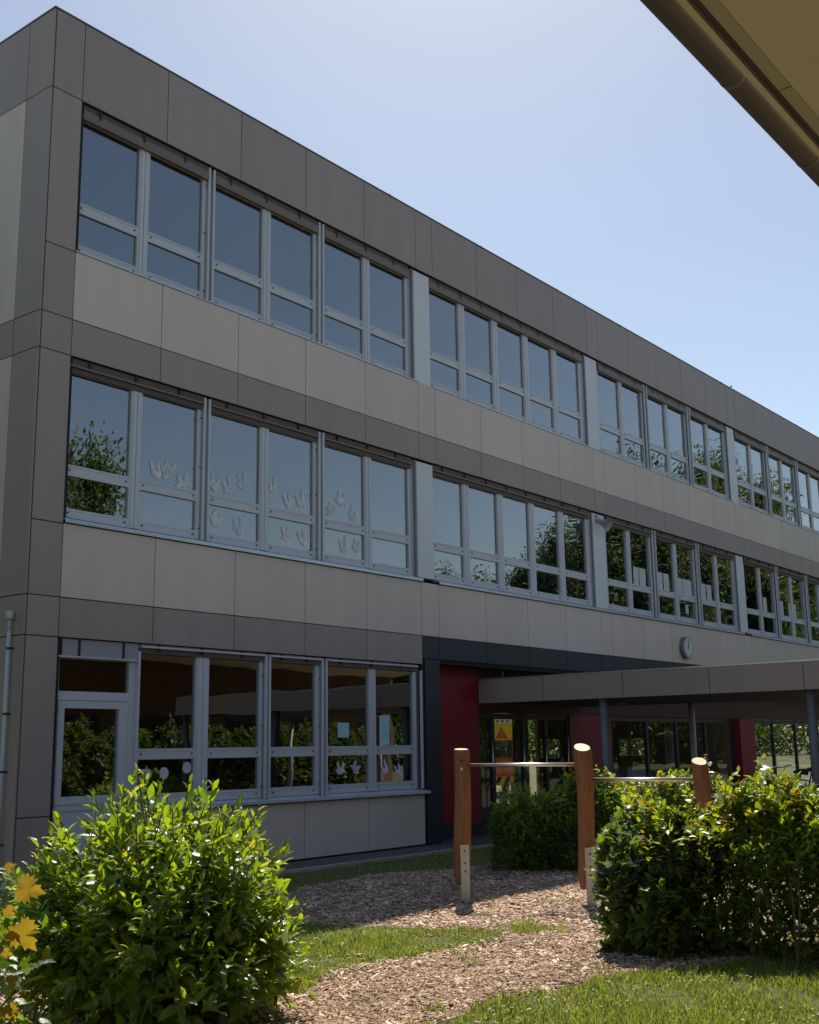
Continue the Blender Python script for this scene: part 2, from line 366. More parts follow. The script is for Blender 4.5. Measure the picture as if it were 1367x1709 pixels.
# wood chips, nobody could count them
def chips():
    n = 190000
    P = np.column_stack([npr.uniform(-4.4, 6.2, n), npr.uniform(-9.6, -2.1, n)])
    W = wob(P); k = inpoly(W, CHIP) & ~inpoly(wob(P, .07, 3.1), PATCH)
    d = np.hypot(P[:, 0]+7.76, P[:, 1]+11.78)
    k &= npr.random(n) < np.clip(9.5/d, .25, 1)**1.2
    P = P[k]
    # stray chips in the turf and the grass edge
    ns = 2200; Q = np.column_stack([npr.uniform(-3, 1.2, ns), npr.uniform(-8.2, -4.3, ns)])
    P = np.vstack([P, Q]); n = len(P)
    d = np.hypot(P[:, 0]+7.76, P[:, 1]+11.78)
    L = npr.gamma(3, .0060, n)+.006; L *= np.clip(d/8, .9, 1.5); L *= np.where(npr.random(n) < .06, 1.8, 1); Wd = L*npr.uniform(.18, .5, n); T = npr.uniform(.002, .006, n)
    z = npr.uniform(.006, .024, n)+.012*np.sin(P[:, 0]*3.1+P[:, 1]*1.3)*np.sin(P[:, 1]*4.1-P[:, 0])*(npr.random(n) < .8); yaw = npr.uniform(0, 6.283, n); tl = npr.normal(0, .19, n); rl = npr.normal(0, .24, n)
    t = np.array([(-1, -.8, 0), (1, -1, 0), (1, .7, 0), (-1, 1, 0), (-.9, -.7, 1), (.95, -.8, 1), (.9, .6, 1), (-1, .8, 1)], float)*.5
    F = np.array([(4, 5, 6), (4, 6, 7), (0, 1, 5), (0, 5, 4), (1, 2, 6), (1, 6, 5), (2, 3, 7), (2, 7, 6), (3, 0, 4), (3, 4, 7)])
    v = t[None]*np.stack([L, Wd, T], 1)[:, None, :]
    v = v + npr.normal(0, .0011, v.shape)
    c, s_ = np.cos(tl), np.sin(tl)
    x_, z_ = v[..., 0]*c[:, None]-v[..., 2]*s_[:, None], v[..., 0]*s_[:, None]+v[..., 2]*c[:, None]
    c, s_ = np.cos(rl), np.sin(rl)
    y_, z_ = v[..., 1]*c[:, None]-z_*s_[:, None], v[..., 1]*s_[:, None]+z_*c[:, None]
    c, s_ = np.cos(yaw), np.sin(yaw)
    V = np.stack([x_*c[:, None]-y_*s_[:, None]+P[:, 0:1], x_*s_[:, None]+y_*c[:, None]+P[:, 1:2], z_+z[:, None]], -1)
    Fa = (F[None]+(np.arange(n)*8)[:, None, None]).reshape(-1, 3)
    o = link('wood_chips', npmesh('wood_chips', V.reshape(-1, 3), Fa, 'chips'))
    tag(kind(o, 'stuff'), 'loose tan wood chips spread under the bars and between bushes', 'wood chips')
chips()

def tuft_(x, y, n, sd=.09): return np.column_stack([npr.normal(x, sd, n), npr.normal(y, sd*.85, n)])
def grass():
    def spread(n, x0, x1, y0, y1, test):
        P = np.column_stack([npr.uniform(x0, x1, n), npr.uniform(y0, y1, n)]); return P[test(P)]
    A = spread(70000, -2.6, 1.2, -6.5, -3.9, lambda P: inpoly(wob(P, .06, 3.1), PATCH) & (npr.random(len(P)) < np.clip(.95-.45*np.clip(P[:, 0]+.4, 0, 2)-.5*(np.sin(P[:, 0]*5.1+1)*np.sin(P[:, 1]*6.3) > .45), .12, 1)))
    dens = lambda P: .30+.70*((np.sin(P[:, 0]*3.1+P[:, 1]*2.2)+np.sin(P[:, 0]*7.3-P[:, 1]*5.1)) > -.7)
    B = spread(150000, -5.5, 2.2, -10.2, -7.0, lambda P: ~inpoly(wob(P, .08, 2.7), CHIP) & (npr.random(len(P)) < dens(P)))
    C_ = spread(14000, -3.0, 7.0, -3.2, -1.05, lambda P: ~inpoly(wob(P), CHIP))
    D = spread(16000, -6.5, -1.2, -6.0, -2.5, lambda P: ~inpoly(wob(P), CHIP) & (npr.random(len(P)) < .8))
    E = spread(500, -2, 1.6, -7.6, -4.4, lambda P: np.ones(len(P), bool))
    tl = [tuft_(.98, -6.12, 420)]
    for _ in range(26):
        cx, cy = npr.uniform(-2.4, 3.6), npr.uniform(-7.5, -4.6); tl.append(tuft_(cx, cy, int(npr.integers(15, 70)), .045))
    tuft = np.vstack(tl)
    P = np.vstack([A, B, C_, D, E, tuft]); n = len(P)
    h = npr.gamma(3, .0085, n)+.008; h[-len(tuft):] += .012; h *= 1+.45*np.sin(P[:, 0]*2.7+P[:, 1]*1.9)*np.sin(P[:, 1]*3.3-P[:, 0]*1.1); wd = npr.uniform(.0022, .005, n)
    a = npr.uniform(0, 6.283, n); bend = npr.uniform(.15, .9, n)*h; ba = npr.uniform(0, 6.283, n)
    ex = np.stack([np.cos(a), np.sin(a), 0*a], 1)*wd[:, None]; bd = np.stack([np.cos(ba), np.sin(ba), 0*ba], 1)
    B0 = np.column_stack([P, np.full(n, .004)])
    mid = B0+np.column_stack([bd[:, :2]*(bend*.3)[:, None], h*.58]); tip = B0+np.column_stack([bd[:, :2]*bend[:, None], h*npr.uniform(.8, 1, n)])
    V = np.stack([B0-ex, B0+ex, mid-ex*.8, mid+ex*.8, tip], 1).reshape(-1, 3)
    F = np.array([(0, 1, 3), (0, 3, 2), (2, 3, 4)]); Fa = (F[None]+(np.arange(n)*5)[:, None, None]).reshape(-1, 3)
    # clover and plantain leaves lying between the blades
    m = 5200; q = npr.integers(0, len(A)+len(B), m); C3 = P[q]+npr.normal(0, .03, (m, 2)); keep = (np.sin(C3[:, 0]*4.7+1)+np.sin(C3[:, 1]*5.9+C3[:, 0]*2)) > .1; C3 = C3[keep]; m = len(C3)
    L = npr.uniform(.012, .034, m); a = npr.uniform(0, 6.283, m); ca, sa = np.cos(a), np.sin(a); zc = npr.uniform(.012, .035, m)
    q4 = np.array([(0, 0, 0), (-.35, .5, .12), (.35, .5, .12), (0, 1, .05)])
    W = np.stack([q4[None, :, 0]*ca[:, None]-q4[None, :, 1]*sa[:, None], q4[None, :, 0]*sa[:, None]+q4[None, :, 1]*ca[:, None], np.repeat(q4[None, :, 2], m, 0)], -1)*L[:, None, None]+np.column_stack([C3, zc])[:, None, :]
    Fc = (np.array([(0, 2, 1), (1, 2, 3)])[None]+(np.arange(m)*4)[:, None, None]).reshape(-1, 3)+len(V)
    V = np.vstack([V, W.reshape(-1, 3)]); Fa = np.vstack([Fa, Fc])
    o = link('grass', npmesh('grass', V, Fa, 'grass_blade'))
    tag(kind(o, 'stuff'), 'short green lawn grass around the wood chip bed', 'grass')
grass()

# ------------------------------------------------------------------ the school building
bld = thing('school_building', 'long three-storey school block clad in cream and taupe panels', 'building')
DEP = 7.0
bays = [(0.47, 7.535, 5), (8.024, 13.62, 4), (14.12, 21.13, 5), (21.62, 28.63, 5), (29.12, 36.13, 5)]
XEND = 36.6
edges = [0.03, 0.47]
for x0, x1, n in bays:
    edges += [x0+(x1-x0)*i/n for i in range(n+1)]
edges = sorted(set(round(e, 4) for e in edges)) + [XEND]
G = 0.0065
def panel(x0, x1, z0, z1, mat, y0=0.0, y1=0.022):
    y = y0+rnd.uniform(-.0012, .0012)
    return MB().box(x0+G, x1-G, y, y1, z0+G, z1-G).build('panel', mat, bld)
Z = dict(roof=11.0, fas=9.89, s2=7.785, j2=6.875, l1=6.40, s1=4.28, j1=3.376, l0=2.90, s0=0.815)
for a, b in zip(edges[:-1], edges[1:]):
    panel(a, b, Z['fas'], Z['roof'], 'taupe')
    if a < 0.4 or b > 36.2:
        zs = [0.02, 0.84, 2.90, 3.376, 4.27, 6.40, 6.875, 7.78, 9.89]
        for z0, z1 in zip(zs[:-1], zs[1:]): panel(a, b, z0, z1, 'taupe')
        continue
    panel(a, b, Z['j2'], Z['s2'], 'cream'); panel(a, b, Z['l1'], Z['j2'], 'taupe')
    panel(a, b, Z['j1'], Z['s1'], 'cream')
    if b <= 7.54: panel(a, b, Z['l0'], Z['j1'], 'taupe')
    elif a >= 7.5: panel(a, b, 3.0, Z['j1'], 'navy', 0.004)
# cream parapet panels under the ground-floor windows
bx = [1.70] + [0.47+1.413*i for i in (2, 3, 4, 5)]
for a, b in zip(bx[:-1], bx[1:]): panel(a, b, 0.03, Z['s0'], 'cream')
panel(7.60, 8.02, 0.03, 3.0, 'navy', 0.004)
# side wall cladding (x = 0 face)
def spanel(y0, y1, z0, z1, mat):
    x = rnd.uniform(-.0012, .0012)
    return MB().box(x, 0.022, y0+G, y1-G, z0+G, z1-G).build('panel', mat, bld)
ys = [0.0, 0.55, 1.95, 3.35, 4.75, 6.15, DEP]
for a, b in zip(ys[:-1], ys[1:]):
    spanel(a, b, 9.89, 11.0, 'taupe'); spanel(a, b, 6.40, 6.875, 'taupe'); spanel(a, b, 2.90, 3.376, 'taupe')
    for z0, z1 in ((6.875, 9.89), (3.376, 6.40), (0.02, 2.90)): spanel(a, b, z0, z1, 'taupe' if a == 0 else 'cream')
# core behind the cladding, slabs, walls
b = MB()
for z0, z1 in ((Z['fas'], 10.99), (Z['l1'], Z['s2']-.02), (2.93, Z['s1']-.02)):
    b.box(0.03, XEND, 0.026, 0.30, z0+.004, z1)
b.box(0.03, 0.52, 0.026, 0.30, 0, 10.98)
b.box(36.16, XEND, 0.027, 0.301, 0, 10.98)
b.box(1.72, 7.53, 0.026, 0.30, 0, 0.80)
b.box(7.60, 8.00, 0.026, 0.42, 0, 3.0)
b.box(0.026, 0.29, 0.302, DEP-.01, 0, 10.98)
b.build('core_wall', 'backing', bld)
MB().box(0.0, XEND, 0.0, 0.35, 11.003, 11.03).box(0.0, 0.35, 0.352, DEP, 11.003, 11.03).build('roof_coping', 'taupe_dark', bld)
for k in range(13): MB().box(1.2+k*2.8, 1.26+k*2.8, -.004, .354, 10.985, 11.034).build('coping_joint', 'taupe_dark', bld)
MB().box(0.3, XEND, 0.3, DEP, 10.2, 10.45).build('roof', 'concrete', bld)
MB().box(0.3, XEND, 0.31, DEP, 6.55, 6.72).build('floor_slab', 'room', bld)
MB().box(0.3, XEND, 0.31, DEP, 3.05, 3.22).build('floor_slab', 'room', bld)
MB().box(0.3, XEND, DEP-.25, DEP, 3.225, 6.545).box(0.3, XEND, DEP-.25, DEP, 6.725, 11.0).build('rear_wall', 'room', bld)
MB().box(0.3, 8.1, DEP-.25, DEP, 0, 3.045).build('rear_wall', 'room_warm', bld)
for xp in (7.66, 13.75, 21.2, 28.7, 36.2):
    MB().box(xp, xp+.16, .31, DEP-.26, 3.225, 6.545).box(xp, xp+.16, .31, DEP-.26, 6.725, 10.19).build('partition', 'room', bld)
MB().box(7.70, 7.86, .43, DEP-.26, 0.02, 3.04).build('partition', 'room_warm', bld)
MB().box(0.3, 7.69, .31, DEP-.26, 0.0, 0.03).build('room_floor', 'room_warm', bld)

# --- windows
GY0, GY1 = 0.118, 0.126
_pane = {}
def pane(x0, x1, z0, z1, parent, mat='glass', y0=GY0, y1=GY1):
    o = MB().box(x0, x1, y0, y1, z0, z1).build('pane', mat, parent); return o
_bolt = MB().tube([(0, .006, 0), (0, -.008, 0)], 0.011, 6).mesh('bolt', 'black')
def bolts(xs, zs, parent, y=0.082):
    for x, z in zip(xs, zs): link('bolt', _bolt, parent, (x, y, z))
LV = {2: dict(zb=7.805, zl=7.94, t0=8.375, t1=8.52, zt=9.68, top=9.88, lint=9.89),
      1: dict(zb=4.372, zl=4.49, t0=4.90, t1=5.04, zt=6.215, top=6.39, lint=6.40),
      0: dict(zb=0.905, zl=1.03, t0=1.455, t1=1.59, zt=2.785, top=2.885, lint=2.90)}
def window(x0, pws, fl, mull=0.18, ls=0.04, rs=0.06):
    """one framed unit: panes pws side by side, each split by a transom"""
    L = LV[fl]; f = MB(); x = x0; F0, F1 = 0.085, 0.155
    f.box(x, x+ls, F0, F1, L['zb'], L['top']); x += ls
    spans = []
    for i, pw in enumerate(pws):
        a, c = x, x+pw; spans.append((a, c))
        f.box(a, c, F0+.004, F1-.004, L['zb'], L['zl']); f.box(a, c, F0+.004, F1-.004, L['t0'], L['t1']); f.box(a, c, F0+.004, F1-.004, L['zt'], L['top'])
        # glazing beads
        f.box(a, c, F0-.004, F0+.0035, L['t1']-.028, L['t1']-.004); f.box(a, c, F0-.004, F0+.0035, L['zl']-.03, L['zl']-.006)
        x = c; wd = mull if i < len(pws)-1 else rs
        f.box(x, x+wd, F0, F1, L['zb'], L['top'])
        if i < len(pws)-1:
            f.box(x+.03, x+wd*.5-.008, F0-.012, F0-.001, L['zb']+.002, L['top']-.002); f.box(x+wd*.5+.008, x+wd-.03, F0-.012, F0-.001, L['zb']+.002, L['top']-.002)
        x += wd
    o = f.build('window', 'frame', bld)
    bxs, bzs = [], []
    for a, c in spans:
        pane(a-.004, c+.004, L['zl']-.004, L['t0']+.004, o); pane(a-.004, c+.004, L['t1']-.004, L['zt']+.004, o)
        for zz in ((L['t0']+L['t1'])/2, L['zb']+.06):
            bxs += [a+.05, c-.05]; bzs += [zz, zz]
    bolts(bxs, bzs, o)
    return o, x
def blind(x0, x1, fl):
    """external blind box in the slot under the lintel with its hangers"""
    L = LV[fl]
    if fl == 2: bb = MB().box(x0, x1, 0.03, 0.080, 9.668, 9.80).build('blind_box', 'blindbox', bld); MB().box(x0, x1, 0.05, 0.08, 9.803, 9.885).build('slot', 'blindbox_dark', bb)
    else:
        zt = L['zt']
        bb = MB().box(x0, x1, 0.045, 0.080, zt+.095, L['lint']-.006).build('blind_box', 'blindbox_dark' if fl else 'blindbox_grey', bld)
        MB().box(x0, x1, 0.055, 0.0805, zt-.004, zt+.064).build('slot', 'blindbox_dark', bb)  # dark strip over the frame head, standing in for shadow below the rail
        MB().box(x0, x1, 0.022, 0.060, zt+.065, zt+.09).build('bottom_rail', 'blindbox' if fl else 'frame', bb)
    k = 0
    nb = max(2, int((x1-x0)/.62))
    for i in range(nb):
        x = x0+(x1-x0)*(i+.4)/nb
        z1 = L['lint']-.007
        MB().box(x-.018, x+.018, 0.026, 0.044 if fl != 2 else .029, z1-.13 if fl == 2 else z1-.085, z1).build('bracket', 'black', bb)
    return bb
def guides(x, fl, w=0.145):
    """pair of blind guide rails in front of the joint between two windows"""
    L = LV[fl]; p = MB().box(x, x+w, 0.10, 0.155, L['zb'], L['top']).build('joint_post', 'frame', bld)
    z1 = L['lint']-.02
    for xa in (x+.012, x+w-.046):
        MB().box(xa, xa+.034, 0.030, 0.062, L['zb']-.01, z1).build('guide_rail', 'frame', p)
    MB().box(x+.05, x+w-.05, 0.075, 0.099, L['zb'], z1).build('slot', 'black', p)
    bolts([x-.03, x+.03, x-.03, x+.03, x-.03, x+.03], [L['zb']+.15, L['zb']+.15, (L['zb']+z1)/2]*1+[(L['zb']+z1)/2, z1-.3, z1-.3], p, 0.05)
def pillar(x0, x1, fl):
    L = LV[fl]; z0 = L['zb']-.01
    MB().box(x0, x1, 0.042, 0.20, z0, L['lint']-.03).build('pillar_cover', 'pillar', bld)
    MB().box(x0-.13, x0-.002, 0.09, 0.155, z0, L['lint']-.02).build('reveal', 'frame', bld)
    MB().box(x0-.075, x0-.04, 0.03, 0.062, z0, L['lint']-.02).build('guide_rail', 'bluegrey', bld)
    MB().box(x1+.001, x1+.05, 0.12, 0.155, z0, L['lint']-.02).build('reveal', 'frame', bld)
def sill(x0, x1, fl):
    if fl == 2: MB().box(x0, x1, -0.012, 0.10, 7.786, 7.804).build('window_sill', 'sill', bld)
    elif fl == 1:
        b = MB(); b.prism([(0.10, 4.362), (-0.035, 4.335), (-0.035, 4.285), (-0.028, 4.285), (-0.028, 4.32), (0.10, 4.33)], lambda a, c, t: (t, a, c), x0, x1)
        b.build('window_sill', 'sill', bld)
    else:
        b = MB(); b.prism([(0.10, 0.90), (-0.06, 0.862), (-0.06, 0.825), (-0.052, 0.825), (-0.052, 0.85), (0.10, 0.87)], lambda a, c, t: (t, a, c), x0, x1)
        b.build('window_sill', 'sill', bld)
P2 = [0.96, 0.96]
WIN = {}
for fl in (2, 1):
    for bi, (x0, x1, n) in enumerate(bays):
        if n == 5:
            xs = x0+.02; pp = 2.345 if bi == 0 else 2.335; pw = P2 if bi == 0 else [0.93, 0.93]
            for k in range(3):
                xw = xs+k*pp
                o, xe = window(xw, pw, fl, rs=.06)
                WIN[(fl, bi, k)] = (xw, pw)
                blind(xw, xe, fl)
                if k < 2: guides(xe, fl, xs+(k+1)*pp-xe)
            px = xe+.13
            pillar(px, px+.455, fl)
            sill(x0+.004, x1+.02, fl)
        else:
            xs = x0-.055
            o, xe = window(xs, [.90, .90, .90, .90, .90], fl, mull=.205, ls=.035, rs=.10)
            blind(xs, xe, fl)
            pillar(xe+.13, xe+.13+.50, fl)
            sill(x0-.02, x1+.5, fl)
# ground floor: door with top light, then windows
o, xe = window(1.73, [0.93, 0.95], 0, mull=.23, ls=.04, rs=.05); blind(1.73, xe, 0); guides(xe, 0, 4.06-xe)
o, xe = window(4.06, [0.93], 0, ls=.04, rs=.08); blind(4.06, xe, 0); guides(xe, 0, 5.25-xe)
o, xe = window(5.25, [0.96, 0.95], 0, mull=.17, ls=.04, rs=.08); blind(5.25, xe, 0)
MB().box(xe, 7.53, 0.09, 0.155, .905, 2.88).build('reveal', 'bluegrey', bld)
MB().box(xe+.06, xe+.095, 0.02, 0.055, .905, 2.80).build('guide_rail', 'frame', bld)
MB().box(7.533, 7.598, .03, .30, .03, 2.99).build('reveal', 'navy', bld)
sill(1.70, 7.62, 0)
dr = MB()
for a in ((.50, .565, .085, .155, .02, 2.88), (1.60, 1.70, .085, .155, .02, 2.88), (.565, 1.60, .09, .15, 2.17, 2.275), (.565, 1.60, .09, .15, 2.66, 2.88)): dr.box(*a)
dr = dr.build('door_frame', 'frame', bld)
pane(.56, 1.605, 2.27, 2.665, dr)
lf = MB()
for a in ((.572, .66, .08, .14, .03, 2.163), (1.46, 1.593, .08, .14, .03, 2.163), (.66, 1.46, .082, .138, 2.075, 2.163), (.66, 1.46, .082, .138, .88, 1.045), (.66, 1.46, .095, .13, .03, .88)): lf.box(*a)
lf.box(.575, 1.59, .072, .079, .955, .975)
lf = lf.build('door', 'frame', bld)
pane(.655, 1.465, 1.04, 2.08, lf)
MB().tube([(1.52, .08, 1.02), (1.52, .02, 1.02), (1.40, .02, 1.02)], .011, 8).build('handle', 'alu', lf)
MB().box(1.70, 1.728, .085, .155, .02, 2.88).build('joint_post', 'frame', bld)
MB().box(1.69, 1.72, .02, .06, .3, 2.80).build('guide_rail', 'frame', bld)
bb = MB().box(.50, 1.70, .045, .083, 2.69, 2.893).build('blind_box', 'blindbox_grey', bld)
MB().box(.50, 1.68, .02, .055, 2.672, 2.688).build('bottom_rail', 'frame', bb)
for x in (.53, .79, 1.45): MB().box(x, x+.025, .03, .044, 2.70, 2.888).build('bracket', 'black', bb)
MB().box(.50, 1.7, -.02, .3, -.05, .025).build('threshold', 'concrete', bld)

# --- recessed entrance
RY = 0.45
MB().box(8.02, 9.75, RY, RY+.1, .22, 3.05).build('red_wall', 'red', bld)
MB().box(8.02, 9.75, RY-.004, RY+.1, .0, .215).build('plinth', 'navy', bld)
MB().box(9.752, 36.1, RY+.002, RY+.14, 2.16, 3.05).build('entrance_lintel', 'red_shaded', bld)
MB().box(8.02, 36.1, .03, RY, 3.008, 3.046).build('soffit', 'navy', bld)
MB().box(12.97, 14.68, RY+.004, RY+.12, .0, 2.155).build('red_wall', 'red', bld)
MB().box(21.2, 22.15, RY-.15, RY+.12, .0, 2.155).build('red_wall', 'red', bld)
def glazing(xs, leafdoor=False):
    f = MB(); x0, x1 = xs[0], xs[-1]; y0, y1 = RY+.03, RY+.10
    for i, x in enumerate(xs):
        wd = .05 if 0 < i < len(xs)-1 else .04
        f.box(x-wd, x+wd, y0, y1, .0, 2.155)
    for a, c in zip(xs[:-1], xs[1:]):
        f.box(a+.05, c-.05, y0+.004, y1-.004, .01, .16); f.box(a+.05, c-.05, y0+.004, y1-.004, 2.05, 2.15)
    o = f.build('glazed_screen', 'darkframe', bld)
    for i, (a, c) in enumerate(zip(xs[:-1], xs[1:])):
        pane(a+.04, c-.04, .15, 2.06, o, 'glass_clear', RY+.062, RY+.070)
        if leafdoor: MB().tube([(c-.10, RY-.02, .75), (c-.10, RY-.02, 1.75)], .014, 8).tube([(c-.10, RY-.02, .85), (c-.10, RY+.06, .85)], .008, 6).tube([(c-.10, RY-.02, 1.65), (c-.10, RY+.06, 1.65)], .008, 6).build('handle', 'steel', o)
    return o
glazing([9.79, 10.25, 11.30, 12.10, 12.93], True)
glazing([14.72, 16.4, 17.9, 19.5, 21.16])
glazing([22.2, 23.9, 25.6, 27.3, 29.0, 30.7, 32.4, 34.1, 36.0])
# hall: floor, inner columns, rear screen
MB().box(8.0, 36, RY+.15, 6.7, .0, .02).build('hall_floor', 'asphalt', bld)
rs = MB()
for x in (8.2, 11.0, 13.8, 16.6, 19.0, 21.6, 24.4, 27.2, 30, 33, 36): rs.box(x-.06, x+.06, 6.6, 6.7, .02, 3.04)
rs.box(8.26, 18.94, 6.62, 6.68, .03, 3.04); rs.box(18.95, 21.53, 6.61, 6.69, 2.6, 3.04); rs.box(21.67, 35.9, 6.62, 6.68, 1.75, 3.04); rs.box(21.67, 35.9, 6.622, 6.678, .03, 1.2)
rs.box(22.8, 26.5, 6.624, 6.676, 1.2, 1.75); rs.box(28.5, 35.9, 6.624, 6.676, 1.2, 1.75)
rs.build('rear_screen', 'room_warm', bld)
for x, y in ((12.9, 1.6), (14.4, 2.6), (20.5, 1.9)): MB().tube([(x, y, .02), (x, y, 3.045)], .16, 16).build('hall_column', 'room_white', bld)
MB().box(18.6, 19.6, 2.2, 2.9, .03, 1.0).build('hall_counter', 'room_white', bld)
MB().box(15.5, 17.4, 5.6, 6.2, .03, 1.15).build('hall_counter', 'room', bld)

# drain pipe on the side wall
dp = MB().tube([(-.06, .18, 0.0), (-.06, .20, 2.95)], .025, 10).build('drain_pipe', 'lightgrey', bld)
MB().tube([(-.06, .20, 2.95), (-.06, .20, 3.10)], .018, 8).tube([(-.06, .20, 3.08), (-.06, .20, 3.18)], .048, 10).build('cap', 'lightgrey', dp)
for z in (.55, 1.35, 2.0, 2.75): MB().tube([(-.06, .19, z-.012), (-.06, .19, z+.012)], .031, 10).box(-.06, .0, .18, .2, z-.01, z+.01).build('clamp', 'darkframe', dp)

# ------------------------------------------------------------------ covered walkway
CX0, CX1, CYE = 9.75, 13.55, -8.6
can = thing('walkway_canopy', 'flat taupe panelled walkway canopy on grey columns before the entrance', 'canopy', (0, 0, 0))
MB().box(CX0+.03, CX1-.03, CYE+.03, RY-.004, 2.36, 2.70).build('deck', 'backing', can)
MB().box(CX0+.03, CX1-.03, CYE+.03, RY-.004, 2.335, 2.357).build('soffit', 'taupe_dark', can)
ye = [RY-.01, -.932, -2.488, -4.02, -5.53, -7.05, CYE]
for a, c in zip(ye[:-1], ye[1:]):
    MB().box(CX0, CX0+.025, c+.006, a-.006, 2.32, 2.745).build('fascia_panel', 'taupe', can)
    MB().box(CX1-.025, CX1, c+.006, a-.006, 2.32, 2.745).build('fascia_panel', 'taupe', can)
for i in range(3):
    a = CX0+.03+i*1.246; MB().box(a+.005, a+1.241, CYE, CYE+.025, 2.32, 2.745).build('fascia_panel', 'taupe', can)
MB().box(CX0-.012, CX0+.05, CYE-.012, RY-.004, 2.748, 2.762).box(CX1-.05, CX1+.012, CYE-.012, RY-.004, 2.748, 2.762).build('edge_trim', 'alu', can)
MB().box(CX0+.051, CX1-.051, CYE, RY-.004, 2.71, 2.735).build('roof_sheet', 'concrete', can)
for y in (-2.02, -5.55, -8.4):
    for x, r, mt in ((CX0+.17, .075, 'bluegrey'), (CX1-.2, .06, 'lightgrey')):
        MB().tube([(x, y, .0), (x, y, 2.334)], r, 16).build('column', mt, can)
MB().tube([(10.35, .30, 2.76), (10.35, .30, 3.0)], .012, 6).build('hanger_rod', 'alu', can)
MB().tube([(13.9-1.5, -1.0, 2.30), (13.9-1.5, -1.0, 2.334)], .11, 16).build('ceiling_lamp', 'lightgrey', can)

# ------------------------------------------------------------------ the building whose eave hangs over the camera
EZ = 4.0; EY = -10.262
nb = thing('neighbouring_building', 'low building whose beige eave and brown gutter overhang the upper right', 'building')
ex0, ex1 = -15.0, 24.0
MB().box(ex0, ex1, -16.0, -10.4625, EZ+.004, EZ+.04).build('soffit', 'beige', nb)
for a, c in ((ex0, -3.68), (-3.672, ex1)): MB().box(a, c, -10.462, -10.414, EZ+.002, EZ+.012).build('vent_strip', 'perforated', nb)
MB().box(ex0, ex1, -10.4125, -10.3855, EZ+.012, EZ+.05).build('shadow_gap', 'gutter', nb)
MB().box(ex0, ex1, -10.385, -10.360, EZ-.010, EZ+.20).build('fascia_board', 'beige', nb)
gm = MB(); n = 10; prof = []
gcy, gcz, gr = (EY-.016), EZ+.072, .055
for k in range(n+1):
    a = math.pi+math.pi*k/n; prof.append((gcy+gr*math.cos(a), gcz+gr*math.sin(a)))
inner = [(gcy+(gr-.004)*math.cos(math.pi+math.pi*k/n), gcz+(gr-.004)*math.sin(math.pi+math.pi*k/n)) for k in range(n, -1, -1)]
gm.prism(prof+inner, lambda a, c, t: (t, a, c), ex0, ex1)
g = gm.build('gutter', 'gutter', nb)
MB().tube([(ex0, EY+.035, gcz+.004), (ex1, EY+.035, gcz+.004)], .008, 8).build('bead', 'gutter', g)
x = -4.62+.82*-12
while x < ex1:
    b = MB(); pr = [(gcy+(gr+.0016)*math.cos(math.pi+math.pi*k/n), gcz+(gr+.0016)*math.sin(math.pi+math.pi*k/n)) for k in range(n+1)]
    iq = [(gcy+(gr+.0005)*math.cos(math.pi+math.pi*k/n), gcz+(gr+.0005)*math.sin(math.pi+math.pi*k/n)) for k in range(n, -1, -1)]
    b.prism(pr+iq, lambda a, c, t: (t, a, c), x, x+.022); b.build('gutter_bracket', 'gutter_joint', g); x += .82
MB().box(ex0, ex1, -16.3, -10.372, EZ+.205, EZ+.30).build('roof', 'taupe_dark', nb)
MB().box(ex0, ex1, -14.2, -13.9, 0, EZ+.009).build('wall', 'brick_dark', nb)
for x in range(-13, 24, 3):
    f = MB().box(x-.75, x+.75, -13.9, -13.86, .9, 2.5).build('window', 'darkframe', nb); MB().box(x-.68, x+.68, -13.858, -13.85, .97, 2.43).build('pane', 'glassdark', f)

# ------------------------------------------------------------------ clock, loudspeaker, anemometer
ck = thing('wall_clock', 'round wall clock showing noon on cream panel above canopy', 'clock', (17.55, -.001, 3.74))
MB().tube([(0, 0, 0), (0, -.10, 0)], .255, 32).build('case', 'bluegrey', ck)
MB().tube([(0, -.101, 0), (0, -.108, 0)], .225, 32).build('dial', 'vanwhite', ck)
MB().box(-.010, .010, -.113, -.110, -.03, .19).build('hand', 'black', ck); MB().box(-.014, .006, -.117, -.114, -.03, .13).build('hand', 'black', ck)
for k in range(12):
    a = k*math.pi/6; c, s_ = math.sin(a), math.cos(a)
    MB().tube([(c*.175, -.110, s_*.175), (c*.205, -.110, s_*.205)], .006, 4).build('hour_mark', 'black', ck)

hs = thing('horn_loudspeaker', 'grey horn loudspeaker bracketed to the window pillar on middle floor', 'loudspeaker', (13.72, .02, 6.22))
prof = [(0, .05), (.08, .055), (.16, .075), (.24, .12), (.28, .16)]
d = Vector((.10, -.90, -.42)).normalized()
MB().tube([d*p[0] for p in prof], [p[1] for p in prof], 18, caps=False).build('horn', 'hornegrey', hs)
MB().tube([d*-.14, d*-.12, d*0.0], [.05, .075, .06], 16).build('driver', 'hornegrey', hs)
MB().box(-.02, .02, -.02, .03, .02, .10).box(-.08, .08, -.03, .03, .10, .12).build('bracket', 'galv', hs)

an = thing('wind_sensor', 'tiny cup anemometer standing on the flat roof edge', 'anemometer', (21.95, .25, 11.03))
MB().tube([(-.12, 0, .0), (-.02, 0, .01), (0, 0, .03), (0, 0, .17)], .014, 6).tube([(0, 0, .03), (0, 0, .10)], .03, 8).build('mast', 'darkframe', an)
for k in range(3):
    a = 2.1*k+.4; c, s_ = math.cos(a), math.sin(a)
    MB().tube([(0, 0, .17), (c*.09, s_*.09, .18)], .008, 5).tube([(c*.09, s_*.09, .15), (c*.09, s_*.09, .18), (c*.09, s_*.09, .21)], [.006, .032, .006], 8).build('cup', 'darkframe', an)

